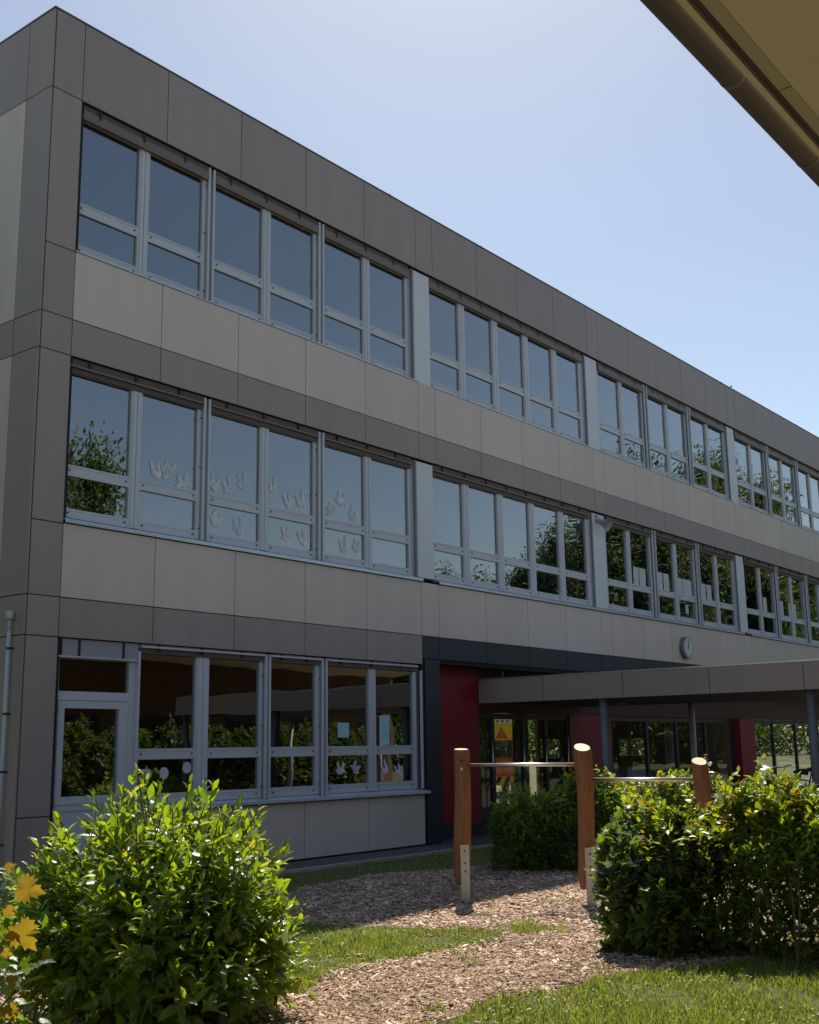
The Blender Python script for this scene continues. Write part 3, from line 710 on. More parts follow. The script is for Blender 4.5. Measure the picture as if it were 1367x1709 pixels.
# ------------------------------------------------------------------ things taped to the window panes
BIRDS = [[(-.13, -.05), (-.09, -.075), (-.03, -.10), (.03, -.09), (.07, -.04), (.10, -.03), (.135, -.045), (.115, .0), (.07, .03), (.075, .09), (.05, .15), (.02, .13), (.005, .05), (-.03, .03), (-.06, .08), (-.10, .12), (-.115, .07), (-.08, .0)],
         [(-.06, -.12), (-.01, -.13), (.04, -.10), (.06, -.04), (.10, .01), (.12, .08), (.10, .13), (.065, .10), (.04, .04), (.01, .02), (.0, .09), (-.03, .15), (-.06, .12), (-.055, .04), (-.09, .05), (-.12, .02), (-.10, -.03), (-.07, -.06)],
         [(-.10, -.08), (-.04, -.11), (.02, -.10), (.05, -.05), (.06, .02), (.045, .10), (.07, .15), (.03, .16), (.0, .10), (-.01, .02), (-.05, -.01), (-.06, .07), (-.09, .12), (-.12, .08), (-.105, .0), (-.13, -.04)]]
def bird(x, z, sc, rot, label, flip=1, mat='tissue'):
    c, s_ = math.cos(rot), math.sin(rot)
    O0 = BIRDS[rnd.randrange(3)]; O1 = []
    for k, (a, b_) in enumerate(O0):
        a2, b2 = O0[(k+1) % len(O0)]; a0, b0 = O0[k-1]
        a, b_ = a*rnd.uniform(.85, 1.12), b_*rnd.uniform(.85, 1.12)
        O1 += [((a0*.2+a*.8), (b0*.2+b_*.8)), ((a*.8+a2*.2), (b_*.8+b2*.2))]
    pl = [(sc*(flip*a*c-b_*s_), sc*(flip*a*s_+b_*c)) for a, b_ in O1]
    if flip < 0: pl = pl[::-1]
    o = MB().prism(pl, lambda a, b_, t: (a, t, b_), 0, .0015).build('paper_bird', mat); o.location = (x, .112, z)
    return tag(o, label, 'paper bird', 'paper birds on the middle floor windows')
def pos(u_, v_): return u_, v_
bl = [(1.93, 5.20, 'first of three in the second upper pane from the corner', 0), (2.15, 5.26, 'middle of three in the second upper pane from the corner', 0), (2.43, 5.12, 'last of three in the second upper pane from the corner', 0),
      (2.98, 5.20, 'first of three in the third upper pane from the corner', 0), (3.27, 5.22, 'middle of three in the third upper pane from the corner', 0), (3.55, 5.33, 'last of three in the third upper pane from the corner', 0),
      (3.02, 4.70, 'first of two in the third lower pane from the corner', 0), (3.45, 4.66, 'second of two in the third lower pane from the corner', 0),
      (4.16, 5.37, 'high on the fourth upper pane from the corner', 0), (4.44, 5.17, 'low on the fourth upper pane from the corner', 0), (4.76, 5.25, 'beside the rail on the fourth upper pane from the corner', 0),
      (4.43, 4.68, 'first of two in the fourth lower pane from the corner', 0), (4.80, 4.66, 'second of two in the fourth lower pane from the corner', 0),
      (5.40, 5.20, 'first of three in the fifth upper pane from the corner', 0), (5.66, 5.40, 'topmost of three in the fifth upper pane from the corner', 0), (5.90, 5.20, 'last of three in the fifth upper pane from the corner', 0),
      (5.74, 4.67, 'first of two in the fifth lower pane from the corner', 0), (6.02, 4.70, 'second of two in the fifth lower pane from the corner', 0)]
for i, (x, z, wh, _) in enumerate(bl):
    bird(x, z, rnd.uniform(.85, 1.1), rnd.uniform(-.5, .5), 'white paper bird ' + wh, 1 if i % 3 else -1)
def paper(name, x, z, wd, ht, mat, label, cat, group=None, y=.112):
    o = MB().box(-wd/2, wd/2, 0, .0015, -ht/2, ht/2).build(name, mat); o.location = (x, y, z); return tag(o, label, cat, group)
for x, z, wd, t in ((15.55, 5.24, .26, 'left of pair in the second pane after the loudspeaker'), (15.86, 5.24, .30, 'right of pair in the second pane after the loudspeaker'),
                    (16.72, 5.25, .28, 'left of pair in the third pane after the loudspeaker'), (17.05, 5.25, .28, 'right of pair in the third pane after the loudspeaker'),
                    (17.78, 5.22, .28, 'left of pair in the fourth pane after the loudspeaker'), (18.15, 5.22, .50, 'wide one in the fourth pane after the loudspeaker'),
                    (19.05, 5.22, .34, 'left of pair in the fifth pane after the loudspeaker'), (19.42, 5.22, .28, 'right of pair in the fifth pane after the loudspeaker'),
                    (23.05, 5.24, .26, 'single in the second pane past the narrow post'), (24.2, 5.24, .40, 'left one in the far middle window'),
                    (25.1, 5.24, .60, 'broad one in the far middle window')):
    paper('paper_sheet', x, z, wd, .40, 'paper', 'white paper sheet, ' + t, 'paper sheet', 'paper sheets on the middle floor windows')
paper('paper_sheet', 18.08, 4.70, .16, .22, 'paper', 'small white note in a lower middle floor pane', 'paper sheet')
paper('paper_sheet', 5.68, 1.83, .26, .22, 'paper_cyan', 'pale blue square sheet in a ground floor window', 'paper sheet')
paper('paper_sheet', 6.66, 1.83, .25, .46, 'paper_cyan', 'tall pale sheet in the last ground floor window', 'paper sheet')
for x, z, t in ((1.95, 1.27, 'leftmost'), (2.22, 1.28, 'middle'), (2.60, 1.34, 'rightmost')):
    o = MB().tube([(0, 0, 0), (0, .0015, 0)], .075, 20).build('paper_disc', 'frame'); o.location = (x, .112, z)
    tag(o, t + ' of three round paper discs in ground floor window beside the door', 'paper disc', 'paper discs beside the door')
for i, (x, z, t) in enumerate(((5.62, 1.25, 'first'), (5.95, 1.26, 'second'), (6.68, 1.26, 'third'), (7.02, 1.20, 'fourth'))):
    o = bird(x, z, .9, rnd.uniform(-.8, .8), t + ' pale paper butterfly from the left in ground floor lower panes', -1 if i % 2 else 1)
    o.name = 'paper_butterfly'; o['category'] = 'paper butterfly'; o['group'] = 'paper butterflies on the ground floor windows'

# ------------------------------------------------------------------ exercise bars
bars = thing('exercise_bars', 'three linked steel turning bars between round timber posts in wood chips', 'exercise bars', (2.38, -4.46, 0))
O = Vector((2.38, -4.46, 0))
posts = [((2.38, -4.46), 1.525, .088, .10), ((2.685, -5.75), 1.535, .088, .40), ((2.95, -6.89), 1.385, .080, .40), ((3.24, -8.12), 1.15, .088, .5)]
tocam = Vector((-.79, -.62, 0)).normalized(); side = Vector((.62, -.79, 0))
def post(i, xy, h, r, slant):
    n, m = 24, 18; vs = []; fs = []; rr = random.Random(30+i); ph = [rr.uniform(0, 6.28) for _ in range(6)]
    base = Vector((xy[0], xy[1], 0))-O
    for j in range(m):
        t = j/(m-1); z = .16+(h-.16)*t
        cx = .018*math.sin(2.2*t*2+ph[0]); cy = .014*math.sin(2.6*t*2+ph[1])
        rad = r*(1+.05*math.sin(5*t+ph[2])-.06*(1-t))*(0.82 if j == 0 else 1)
        for k in range(n):
            a = 2*math.pi*k/n
            rk = rad*(1+.03*math.sin(2*a+ph[3]+t)+.018*math.sin(3*a+ph[4]-2*t))
            p = Vector((math.cos(a)*rk+cx, math.sin(a)*rk+cy, z))
            if j == m-1: p.z += slant*(-(p.dot(tocam)))*1.0; p.x = cx+(p.x-cx)*.86; p.y = cy+(p.y-cy)*.86
            if j == m-2: p.z = h-.035+slant*(-(p.dot(tocam)))
            vs.append(p)
    for j in range(m-1):
        for k in range(n): fs.append((j*n+k, j*n+(k+1) % n, (j+1)*n+(k+1) % n, (j+1)*n+k))
    b = MB(); b.add(vs, fs, 0, True)
    b.add([vs[(m-1)*n+k] for k in range(n)], [tuple(range(n))], 1); b.add([vs[k] for k in range(n)], [tuple(reversed(range(n)))], 0)
    o = b.build('post', ['wood', 'wood_end'], bars); o.location = base
    pl = MB(); q = tocam*(r*1.12)+side*.012
    for sgn in (1,):
        c = q
        def P(a, t, z): return (c.x+side.x*a+tocam.x*t, c.y+side.y*a+tocam.y*t, z)
        vs2 = [P(a, t, z) for z in (0, .56) for t in (-.01, .008) for a in (-.045, .045)]
        pl.add(vs2, [(0, 2, 3, 1), (4, 5, 7, 6), (0, 1, 5, 4), (2, 6, 7, 3), (0, 4, 6, 2), (1, 3, 7, 5)])
    pm = pl.build('foot_plate', 'galv', o)
    for z in (.30, .38, .50): MB().tube([q+tocam*.006+Vector((0, 0, z)), q+tocam*.016+Vector((0, 0, z))], .010, 6).build('bolt', 'darkframe', o)
    MB().tube([tocam*(r*.90)+Vector((0, 0, h-.12)), tocam*(r*1.06)+Vector((0, 0, h-.12))], .012, 8).build('plug', 'black', o)
    if i == 0: MB().tube([tocam*(r*.90)+Vector((0, 0, h-.20)), tocam*(r*1.10)+Vector((0, 0, h-.20))], .016, 8).build('plug', 'galv', o)
for i, p in enumerate(posts): post(i, *p)
for i, z in enumerate((1.36, 1.21, 1.03)):
    a, c = Vector((*posts[i][0], z))-O, Vector((*posts[i+1][0], z))-O; d = (c-a).normalized()
    MB().tube([a+d*.06, c-d*.06], .0185, 14).build('bar', 'steel', bars)

# ------------------------------------------------------------------ foliage tools
def T_lance():
    v = [(0, 0, 0), (-.19, .32, .05), (0, .32, -.01), (.19, .32, .05), (-.15, .68, .03), (0, .68, -.03), (.15, .68, .03), (0, 1, -.12)]
    f = [(0, 2, 1), (0, 3, 2), (1, 2, 5), (1, 5, 4), (2, 3, 6), (2, 6, 5), (4, 5, 7), (5, 6, 7)]
    return np.array(v, float), np.array(f)
def T_ovate():
    v = [(0, 0, 0), (-.26, .28, .06), (0, .3, -.01), (.26, .28, .06), (-.24, .62, .03), (0, .64, -.03), (.24, .62, .03), (0, 1, -.10)]
    f = [(0, 2, 1), (0, 3, 2), (1, 2, 5), (1, 5, 4), (2, 3, 6), (2, 6, 5), (4, 5, 7), (5, 6, 7)]
    return np.array(v, float), np.array(f)
def T_maple():
    o = [(0, 0), (.09, .05), (.22, -.09), (.25, .03), (.40, .02), (.36, .13), (.50, .24), (.40, .30), (.52, .46), (.38, .45), (.42, .62), (.28, .55), (.20, .60), (.24, .78), (.13, .76), (0, 1.0)]
    pts = o+[(-a, b_) for a, b_ in reversed(o[1:-1])]
    v = [(0, .42, -.02)]+[(a, b_, .16*abs(a)-.25*a*a-.40*max(0, b_-.42)**1.3+.04*math.sin(9*a+5*b_)) for a, b_ in pts]
    n = len(pts); f = [(0, i+1, (i+1) % n+1) for i in range(n)]
    return np.array(v, float), np.array(f)
def T_card(): return np.array([(0, 0, 0), (-.3, .5, .06), (.3, .5, .06), (0, 1, -.08)], float), np.array([(0, 2, 1), (1, 2, 3)])
TEMPL = dict(card=T_card(), lance=T_lance(), ovate=T_ovate(), maple=T_maple())
_leafmesh = {}
def leaf_mesh(t, mat):
    if (t, mat) not in _leafmesh:
        V, F = TEMPL[t]; _leafmesh[(t, mat)] = npmesh('leaf', V, F, mat)
    return _leafmesh[(t, mat)]
def frames(D, N):
    D = D/np.linalg.norm(D, axis=1, keepdims=True); X = np.cross(D, N); X /= np.linalg.norm(X, axis=1, keepdims=True)+1e-9
    return np.stack([X, D, np.cross(X, D)], 2)
def bake(P, M, L, t, base=0):
    V, F = TEMPL[t]
    W = np.einsum('nij,vj->nvi', M, V)*L[:, None, None]+P[:, None, :]
    return W.reshape(-1, 3), (F[None]+(np.arange(len(P))*len(V))[:, None, None]).reshape(-1, 3)+base
def foliage(root, sets, nbig=300, camdir=True):
    """sets: list of (P, D, N, L, template, material); the leaves that show largest become parts, the rest one mesh"""
    O_ = np.array(root.location); cam_ = np.array(CAM)
    allscore = []
    for si, (P, D, N, L, t, m) in enumerate(sets):
        d = np.linalg.norm(P-cam_, axis=1); v = (cam_-P)/d[:, None]
        c = P.mean(0); out = ((P-c)*v).sum(1)
        top = (P[:, 2]-c[2])
        sc = L/d*(1+.9*np.clip(out, -1, 1)+.5*top)
        for i in range(len(P)): allscore.append((sc[i], si, i))
    allscore.sort(reverse=True); pick = allscore[:nbig]
    big = [set() for _ in sets]
    for _, si, i in pick: big[si].add(i)
    Vs, Fs, Mi, mats, base = [], [], [], [], 0
    for si, (P, D, N, L, t, m) in enumerate(sets):
        M = frames(D, N); keep = np.ones(len(P), bool)
        me = leaf_mesh(t, m)
        for i in big[si]:
            keep[i] = False
            o = bpy.data.objects.new('leaf', me); COL.objects.link(o); o.parent = root
            mm = Matrix([list(M[i][r]) for r in range(3)]).to_4x4()
            o.matrix_local = Matrix.Translation(Vector(P[i]-O_)) @ mm @ Matrix.Scale(float(L[i]), 4)
        if m not in mats: mats.append(m)
        V, F = bake(P[keep]-O_, M[keep], L[keep], t, base)
        Vs.append(V); Fs.append(F); Mi.append(np.full(len(F), mats.index(m))); base += len(V)
    o = link('foliage', npmesh('foliage', np.vstack(Vs), np.vstack(Fs), mats, np.concatenate(Mi)), root)
    return kind(o, 'stuff')
def unit(a): return a/(np.linalg.norm(a, axis=1, keepdims=True)+1e-9)
def shoots(tips, dirs, length, per, llen, ang=55, droop=.35, jit=.25):
    """leaves in opposite pairs along each shoot"""
    n = len(tips); Ps, Ds, Ns, Ls = [], [], [], []
    dirs = unit(dirs)
    ref = unit(np.cross(dirs, npr.normal(size=(n, 3)))); ref2 = np.cross(dirs, ref)
    for j in range(per):
        t = j/(per-1) if per > 1 else 1
        a = (j//2)*1.57+(j % 2)*math.pi; an = R(ang)*(1-.55*t)+npr.normal(0, .18, n)
        rad = ref*math.cos(a)+ref2*math.sin(a)
        D = dirs*np.cos(an)[:, None]+rad*np.sin(an)[:, None]+npr.normal(0, jit, (n, 3))*.5
        D[:, 2] -= droop*(1-t)*npr.uniform(.3, 1.3, n)
        p = tips-dirs*(length*(1-t))[:, None]+npr.normal(0, .008, (n, 3))
        N = dirs*.6+np.array([0, 0, .7])+npr.normal(0, .3, (n, 3))
        Ps.append(p); Ds.append(D); Ns.append(N); Ls.append(llen*(1-.45*t**2)*npr.uniform(.7, 1.2, n))
    return np.vstack(Ps), np.vstack(Ds), np.vstack(Ns), np.concatenate(Ls)
def stems(root, name, base, tips, r0=.012, mat='twig', k=3):
    b = MB(); O_ = Vector(root.location)
    for t in tips:
        bs = base[npr.integers(len(base))]; t = Vector(t); bs = Vector(bs)
        m1 = bs.lerp(t, .45)+Vector((0, 0, .12*(t-bs).length))
        b.tube([bs-O_, m1-O_, t-O_], [r0, r0*.6, r0*.25], k, caps=False)
    return b.build(name, mat, root)

# ------------------------------------------------------------------ left bush
def left_bush():
    c = np.array([-3.04, -6.15, 0.0]); root = thing('leafy_bush', 'big round bright green bush with long pointed leaves, lower left', 'bush', tuple(c))
    n = 820
    th = npr.uniform(0, 2*np.pi, n); cz = npr.uniform(-.15, 1, n); rr = npr.uniform(.45, 1.0, n)**.6
    s_ = np.sqrt(1-np.clip(cz, 0, 1)**2); s_[cz < 0] = 1
    A = np.column_stack([s_*np.cos(th), s_*np.sin(th), cz])
    lump = 1+.14*np.sin(3*th+1)*s_+.11*np.sin(5*th+4*cz)+.05*np.sin(9*th-7*cz)
    tips = c+np.array([0, 0, .42])+A*np.array([.90, .90, .76])*(rr*lump)[:, None]
    # camera-right direction stretch of the lower part
    tips[:, 2] = np.maximum(tips[:, 2], .10+npr.uniform(0, .2, n))
    dirs = A*1.0+np.array([0, 0, .75])+npr.normal(0, .3, (n, 3))
    ln = npr.uniform(.14, .30, n)
    sets = [(*shoots(tips, dirs, ln, 9, .132, 62, .55), 'lance', 'leaf_elder')]
    # low skirt of drooping shoots
    m = 240; th = npr.uniform(0, 6.28, m); q = npr.uniform(.45, .92, m)
    t3 = c+np.column_stack([q*np.cos(th), q*np.sin(th), npr.uniform(.03, .38, m)]); d3 = np.column_stack([np.cos(th), np.sin(th), npr.uniform(-.5, .5, m)])
    sets.append((*shoots(t3, d3, npr.uniform(.15, .3, m), 9, .115, 62, .6), 'lance', 'leaf_elder'))
    # leggy top shoots
    m = 80; th = npr.uniform(0, 6.28, m); q = npr.uniform(0, .62, m)**.5
    t2 = c+np.column_stack([q*np.cos(th), q*np.sin(th), 1.00+.30*(1-2.2*q**2)+npr.uniform(-.10, .15, m)])
    d2 = np.column_stack([q*np.cos(th)*.7, q*np.sin(th)*.7, np.ones(m)])+npr.normal(0, .15, (m, 3))
    sets.append((*shoots(t2, d2, npr.uniform(.2, .32, m), 10, .125, 50, .25), 'lance', 'leaf_elder'))
    # smaller young and old leaves between the long ones
    k = npr.random(n) < .45
    sets.append((*shoots(tips[k]+npr.normal(0, .05, (k.sum(), 3)), dirs[k]+npr.normal(0, .4, (k.sum(), 3)), ln[k]*.7, 7, .062, 65, .5), 'ovate', 'leaf_mixed'))
    k = npr.random(n) < .10
    sets.append((*shoots(tips[k], dirs[k]+npr.normal(0, .5, (k.sum(), 3)), ln[k], 6, .105, 70, .7), 'lance', 'leaf_greygreen'))
    foliage(root, sets)
    bs = c+np.column_stack([npr.normal(0, .12, 14), npr.normal(0, .12, 14), np.zeros(14)])
    stems(root, 'stems', bs, np.vstack([tips[:190], t2+unit(d2)*.05]))
left_bush()

def yellow_bush():
    c = np.array([-4.90, -6.82, 0.0]); root = thing('yellowing_maple_shrub', 'shrub with golden lobed leaves cut by the left edge', 'bush', tuple(c))
    n = 150; th = npr.uniform(0, 6.28, n); h = npr.uniform(.15, 1.05, n); q = npr.uniform(.2, .52, n)*np.where(h > .9, .7, 1)
    tips = c+np.column_stack([q*np.cos(th), q*np.sin(th), h]); dirs = np.column_stack([np.cos(th), np.sin(th), npr.uniform(-.2, .8, n)])
    P, D, N, L = shoots(tips, dirs, npr.uniform(.1, .2, n), 4, .11, 60, .6)
    k = npr.random(len(P))
    pk = lambda m: (P[m], D[m], N[m], L[m])
    sets = [(*pk(k < .6), 'maple', 'leaf_hedge'), (*pk((k >= .6) & (k < .82)), 'maple', 'leaf_greygreen'), (*pk(k >= .82), 'maple', 'leaf_mixed')]
    # the golden leaves on the side that faces the camera
    G = np.array([(-4.708, -7.200, .985), (-4.74, -7.17, .90), (-4.695, -7.19, .83), (-4.72, -7.165, .80), (-4.73, -7.14, 1.055), (-4.70, -7.17, .62), (-4.71, -7.16, .50), (-4.73, -7.15, .72)])
    GD = np.array([(.62, -.78, -.25), (.5, -.4, -.7), (.35, -.5, -.85), (.62, -.6, -.35), (.3, -.5, .3), (.2, -.2, -.9), (.3, -.3, -.8), (.5, -.7, -.4)], float)
    sets.append((G, GD, np.array([(-.6, -.45, .35)]*8)+npr.normal(0, .22, (8, 3)), np.array([.125, .06, .145, .07, .05, .06, .09, .05]), 'maple', 'leaf_gold'))
    foliage(root, sets, 220)
    stems(root, 'stems', c+np.column_stack([npr.normal(0, .05, 6), npr.normal(0, .05, 6), np.zeros(6)]), tips[:60], .01)
yellow_bush()

def hedge_bush(name, label, a, b_, half, h, nsh, ll, mats, gaps=None, per=9, lime=0, nbig=300):
    a = np.array(a, float); b_ = np.array(b_, float); ax = b_-a; Ln = np.linalg.norm(ax); ax /= Ln; nrm = np.array([-ax[1], ax[0]])
    root = thing(name, label, 'bush' if 'hedge' not in name else 'hedge', (a[0], a[1], 0))
    s_ = npr.uniform(-half*.3, Ln+half*.3, nsh); w_ = npr.uniform(-1, 1, nsh); w_ = np.sign(w_)*np.abs(w_)**.45; z = npr.uniform(.03, 1, nsh)
    surf = npr.random(nsh) < .30; z[surf] = npr.uniform(.86, 1.0, surf.sum()); w_[surf] = npr.uniform(-.95, .95, surf.sum())
    lump = 1+.13*np.sin(s_*3.7+1)+.10*np.sin(s_*8.3+w_*3+z*5)+.05*np.sin(z*14+s_*5)
    tap = np.sqrt(np.clip(1-(np.abs(z-.45)*1.6)**3*.75, .1, 1))
    endr = np.clip(np.minimum(s_+half*.3, Ln+half*.3-s_)/(half*.8), 0, 1)**.4
    hh = h*(1-.30*np.abs(w_)**2.2*(z > .7))*(1+.07*np.sin(s_*5.3+2)+.05*np.sin(s_*11+w_*6))*(.80+.20*endr)*(.84+.16*np.clip(s_/.9, 0, 1))
    xy = a+ax*s_[:, None]+nrm*(w_*half*tap*lump*(.45+.55*endr))[:, None]
    tips = np.column_stack([xy, z*hh])
    dirs = np.column_stack([nrm[0]*w_*(1-z)+0*z, nrm[1]*w_*(1-z), .35+z])+npr.normal(0, .35, (nsh, 3))
    if gaps is not None:
        keep = gaps(s_, w_, z); tips, dirs, z, s_, w_ = tips[keep], dirs[keep], z[keep], s_[keep], w_[keep]
    n = len(tips)
    sets = []; pickm = npr.random(n)
    lo = 0
    for frac, t, m, lsc, cond in mats:
        k = cond(s_, w_, z) & (npr.random(n) < frac)
        if k.sum() < 2: continue
        sets.append((*shoots(tips[k], dirs[k], npr.uniform(.10, .22, k.sum()), per, ll*lsc, 60, .4), t, m))
    if lime:
        m = lime; ss = npr.uniform(-.1, Ln, m); ww = npr.uniform(-.8, .75, m)
        zz = h*(.97+.07*np.sin(ss*5.3+2)+.06*np.sin(ss*11+ww*6))*(.80+.20*np.clip((ss+.1)/.9, 0, 1))*(1-.24*np.abs(ww)**2.2)+npr.uniform(-.07, .10, m)*(1+1.3*(npr.random(m) < .15))
        tp = np.column_stack([a+ax*ss[:, None]+nrm*(ww*half)[:, None], zz]); dd = np.column_stack([npr.normal(0, .35, (m, 2)), np.ones(m)])
        kk = npr.random(m)
        for lo_, hi_, t_, m_, l_ in ((0, .5, 'ovate', 'leaf_lime', .085), (.5, .75, 'maple', 'leaf_lime', .10), (.75, .88, 'maple', 'leaf_yellow', .085), (.88, 1, 'lance', 'leaf_elder', .12)):
            q = (kk >= lo_) & (kk < hi_); sets.append((*shoots(tp[q], dd[q], npr.uniform(.12, .24, q.sum()), 8, l_, 62, .3), t_, m_))
    foliage(root, sets, nbig)
    nb_ = int(8*Ln)+4; sb = npr.uniform(0, Ln, nb_)
    bs = np.column_stack([a+ax*sb[:, None]+nrm*npr.normal(0, half*.35, nb_)[:, None], np.zeros(nb_)])
    b = MB(); idx = npr.permutation(n)[:int(45*Ln)]
    for i in idx:
        t = tips[i]; j = np.argmin(((bs[:, :2]-t[:2])**2).sum(1)+npr.uniform(0, .2, nb_)); p0 = Vector(bs[j])-Vector(root.location); p1 = Vector(t)-Vector(root.location)
        b.tube([p0, p0.lerp(p1, .5)+Vector((rnd.uniform(-.06, .06), rnd.uniform(-.06, .06), .08)), p1], [.011, .007, .003], 3, caps=False)
    b.build('stems', 'twig', root)
    return root
al = lambda s_, w_, z: np.ones(len(s_), bool)
hedge_bush('mixed_shrub', 'wide mixed shrub with yellow tips and purple foliage, lower right', (.82, -7.20), (1.80, -10.4), .60, 1.19, 6000, .075,
           [(.62, 'ovate', 'leaf_mixed', 1.0, al), (.30, 'maple', 'leaf_hedge', 1.35, lambda s_, w_, z: s_ < .55),
            (.22, 'maple', 'leaf_greygreen', 1.5, lambda s_, w_, z: (s_ < .45) & (z > .55)),
            (.8, 'ovate', 'leaf_purple', .85, lambda s_, w_, z: (s_ > .3) & (s_ < .8) & (z > .55) & (w_ < -.25)),
            (.12, 'maple', 'leaf_yellow', 1.0, lambda s_, w_, z: (z > .86)),
            (.22, 'lance', 'leaf_elder', 1.4, lambda s_, w_, z: (z > .7) & (s_ > .7))],
           gaps=lambda s_, w_, z: ~((s_ > 1.45) & (s_ < 1.85) & (z < .62) & (npr.random(len(s_)) < .85)), lime=260)
hedge_bush('clipped_hedge', 'dense rounded green hedge behind the timber posts', (5.32, -3.10), (6.5, -6.3), .64, 1.12, 4600, .062,
           [(1.0, 'ovate', 'leaf_hedge', 1.0, al), (.3, 'ovate', 'leaf_elder', 1.1, lambda s_, w_, z: z > .75)], lime=170)

hedge_bush('yard_hedge', 'row of loose shrubs across the yard mirrored in the ground floor panes', (3.4, -9.6), (17.5, -9.4), .55, 2.15, 3600, .13,
           [(1.0, 'ovate', 'leaf_tree', 1.0, al), (.25, 'ovate', 'leaf_hedge', 1.1, al)], nbig=0)

# ------------------------------------------------------------------ trees across the yard (seen mirrored in the panes), plus two unseen, added to shade the end wall
def tree_meshes(seed):
    g = np.random.default_rng(seed); n = 85000; nc = 44
    C_ = g.normal(size=(nc, 3)); C_ = unit(C_)*g.uniform(.3, .85, (nc, 1)); C_[:, 2] *= 1.05
    w_ = g.integers(0, nc, n); P = C_[w_]+unit(g.normal(size=(n, 3)))*(np.array([.22, .30, .36])[g.integers(0, 3, n)][:, None]*g.random((n, 1))**.4)
    D = g.normal(size=(n, 3)); N = unit(P)+np.array([0, 0, .6])+g.normal(0, .5, (n, 3)); L = g.uniform(.024, .046, n)
    V, F = bake(P, frames(D, N), L, 'card')
    ico = [(0, 0, 1)]+[(math.cos(a*1.2566)*.894, math.sin(a*1.2566)*.894, .447) for a in range(5)]+[(math.cos(a*1.2566+.628)*.894, math.sin(a*1.2566+.628)*.894, -.447) for a in range(5)]+[(0, 0, -1)]
    icf = [(0, i+1, (i+1) % 5+1) for i in range(5)]+[(i+1, i+6, (i+1) % 5+1) for i in range(5)]+[((i+1) % 5+1, i+6, (i+1) % 5+6) for i in range(5)]+[(11, (i+1) % 5+6, i+6) for i in range(5)]
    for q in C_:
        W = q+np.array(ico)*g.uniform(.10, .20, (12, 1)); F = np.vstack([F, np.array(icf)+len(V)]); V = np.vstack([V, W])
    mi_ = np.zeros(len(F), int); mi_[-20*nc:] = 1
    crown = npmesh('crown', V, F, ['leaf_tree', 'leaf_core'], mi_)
    b = MB(); b.tube([(0, 0, 0), (.01, 0, .5), (.0, .02, 1.0), (0, 0, 1.35)], [.055, .045, .035, .012], 10)
    for k in range(9):
        q = C_[k]; b.tube([(0, 0, .75+.05*k), (q[0]*.4, q[1]*.4, 1.15+q[2]*.4), (q[0], q[1], 1.35+q[2])], [.022, .014, .004], 6)
    return crown, b.mesh('trunk', 'bark')
TM = [tree_meshes(s_) for s_ in (3, 5, 9)]
trees = [(11.6, -17.9, 13.2, 3.6, 'first tree mirrored in the middle floor pane next to the corner'), (33.0, -17.8, 9.9, 4.0, 'low tree mirrored beside the plain window pillar'),
         (41.0, -16.8, 11.8, 4.2, 'tree mirrored in the pane left of the loudspeaker'), (45.5, -15.5, 15.8, 5.4, 'tree mirrored in the middle floor panes with paper sheets'),
         (50.5, -14.0, 18.0, 5.0, 'tallest tree mirrored in the upper floor panes'), (55.0, -15.0, 17.8, 4.8, 'tree mirrored left of the narrow upper post'),
         (60.5, -14.0, 16.8, 4.6, 'tree mirrored right of the narrow upper post'), (65.0, -15.5, 15.8, 4.2, 'tree mirrored in the second last upper window'),
         (70.5, -14.5, 14.0, 4.2, 'far tree mirrored at the right picture edge'), (20.5, -24.0, 8.0, 3.6, 'low tree mirrored dimly in the ground floor windows'), (-5.6, 3.4, 10.5, 3.0, 'unseen leafy tree added outside the left edge to shade the end wall'), (-7.5, 9.5, 12.0, 3.6, 'second unseen leafy tree added farther along to shade the end wall'), (27.0, -25.0, 8.2, 3.8, 'bushy tree mirrored dimly in the ground floor end window')]
for i, (x, y, h, r, lb) in enumerate(trees):
    t = thing('tree', lb, 'tree', (x, y, 0), rnd.uniform(0, 6), 'trees across the yard')
    cm, tm = TM[i % 3]
    c = link('crown', cm, t); rz = (h*.42); c.location = (0, 0, h-rz); c.scale = (r, r, rz)
    tr = link('trunk', tm, t); tr.scale = (r, r, (h-rz)/1.35)

def woods(name, label, p0, p1, h, n, dep=5):
    g = npr; t = g.random(n); ln = math.dist(p0, p1); xx = t*ln; d = np.array([(p1[0]-p0[0])/ln, (p1[1]-p0[1])/ln]); nn = np.array([-d[1], d[0]])
    prof = h*(.76+.16*np.sin(xx*.23+ln)+.10*np.sin(xx*.61+1.7)+.07*np.sin(xx*1.7))
    z = prof*g.random(n)**.7; off = g.uniform(-1, 1, n)*dep*np.sqrt(np.clip(1-(z/prof)**2, .05, 1))
    P = np.column_stack([np.array(p0)+d*xx[:, None]+nn*off[:, None], z])
    D = g.normal(size=(n, 3)); N = np.array([0, 0, .8])+g.normal(0, .7, (n, 3)); L = g.uniform(.35, .8, n)
    V, F = bake(P, frames(D, N), L, 'card'); o = link(name, npmesh(name, V, F, 'leaf_tree')); tag(kind(o, 'stuff'), label, 'trees')
woods('distant_trees', 'far belt of trees across the yard mirrored low in the windows', (-40, -48), (90, -48), 7.5, 70000)
woods('distant_trees', 'belt of trees closing the yard on the right, mirrored in panes', (82, -46), (104, 8), 9.0, 45000)
woods('distant_trees', 'far belt of trees behind the school seen through the hall', (-20, 46), (150, 46), 8.0, 50000)

# ------------------------------------------------------------------ rescue van behind the hall, bicycles in the yard
van = thing('rescue_van', 'orange and yellow rescue van seen through the entrance glass', 'van', (23.28, 9.55, 0), math.atan2(-.84, .55)+.12)
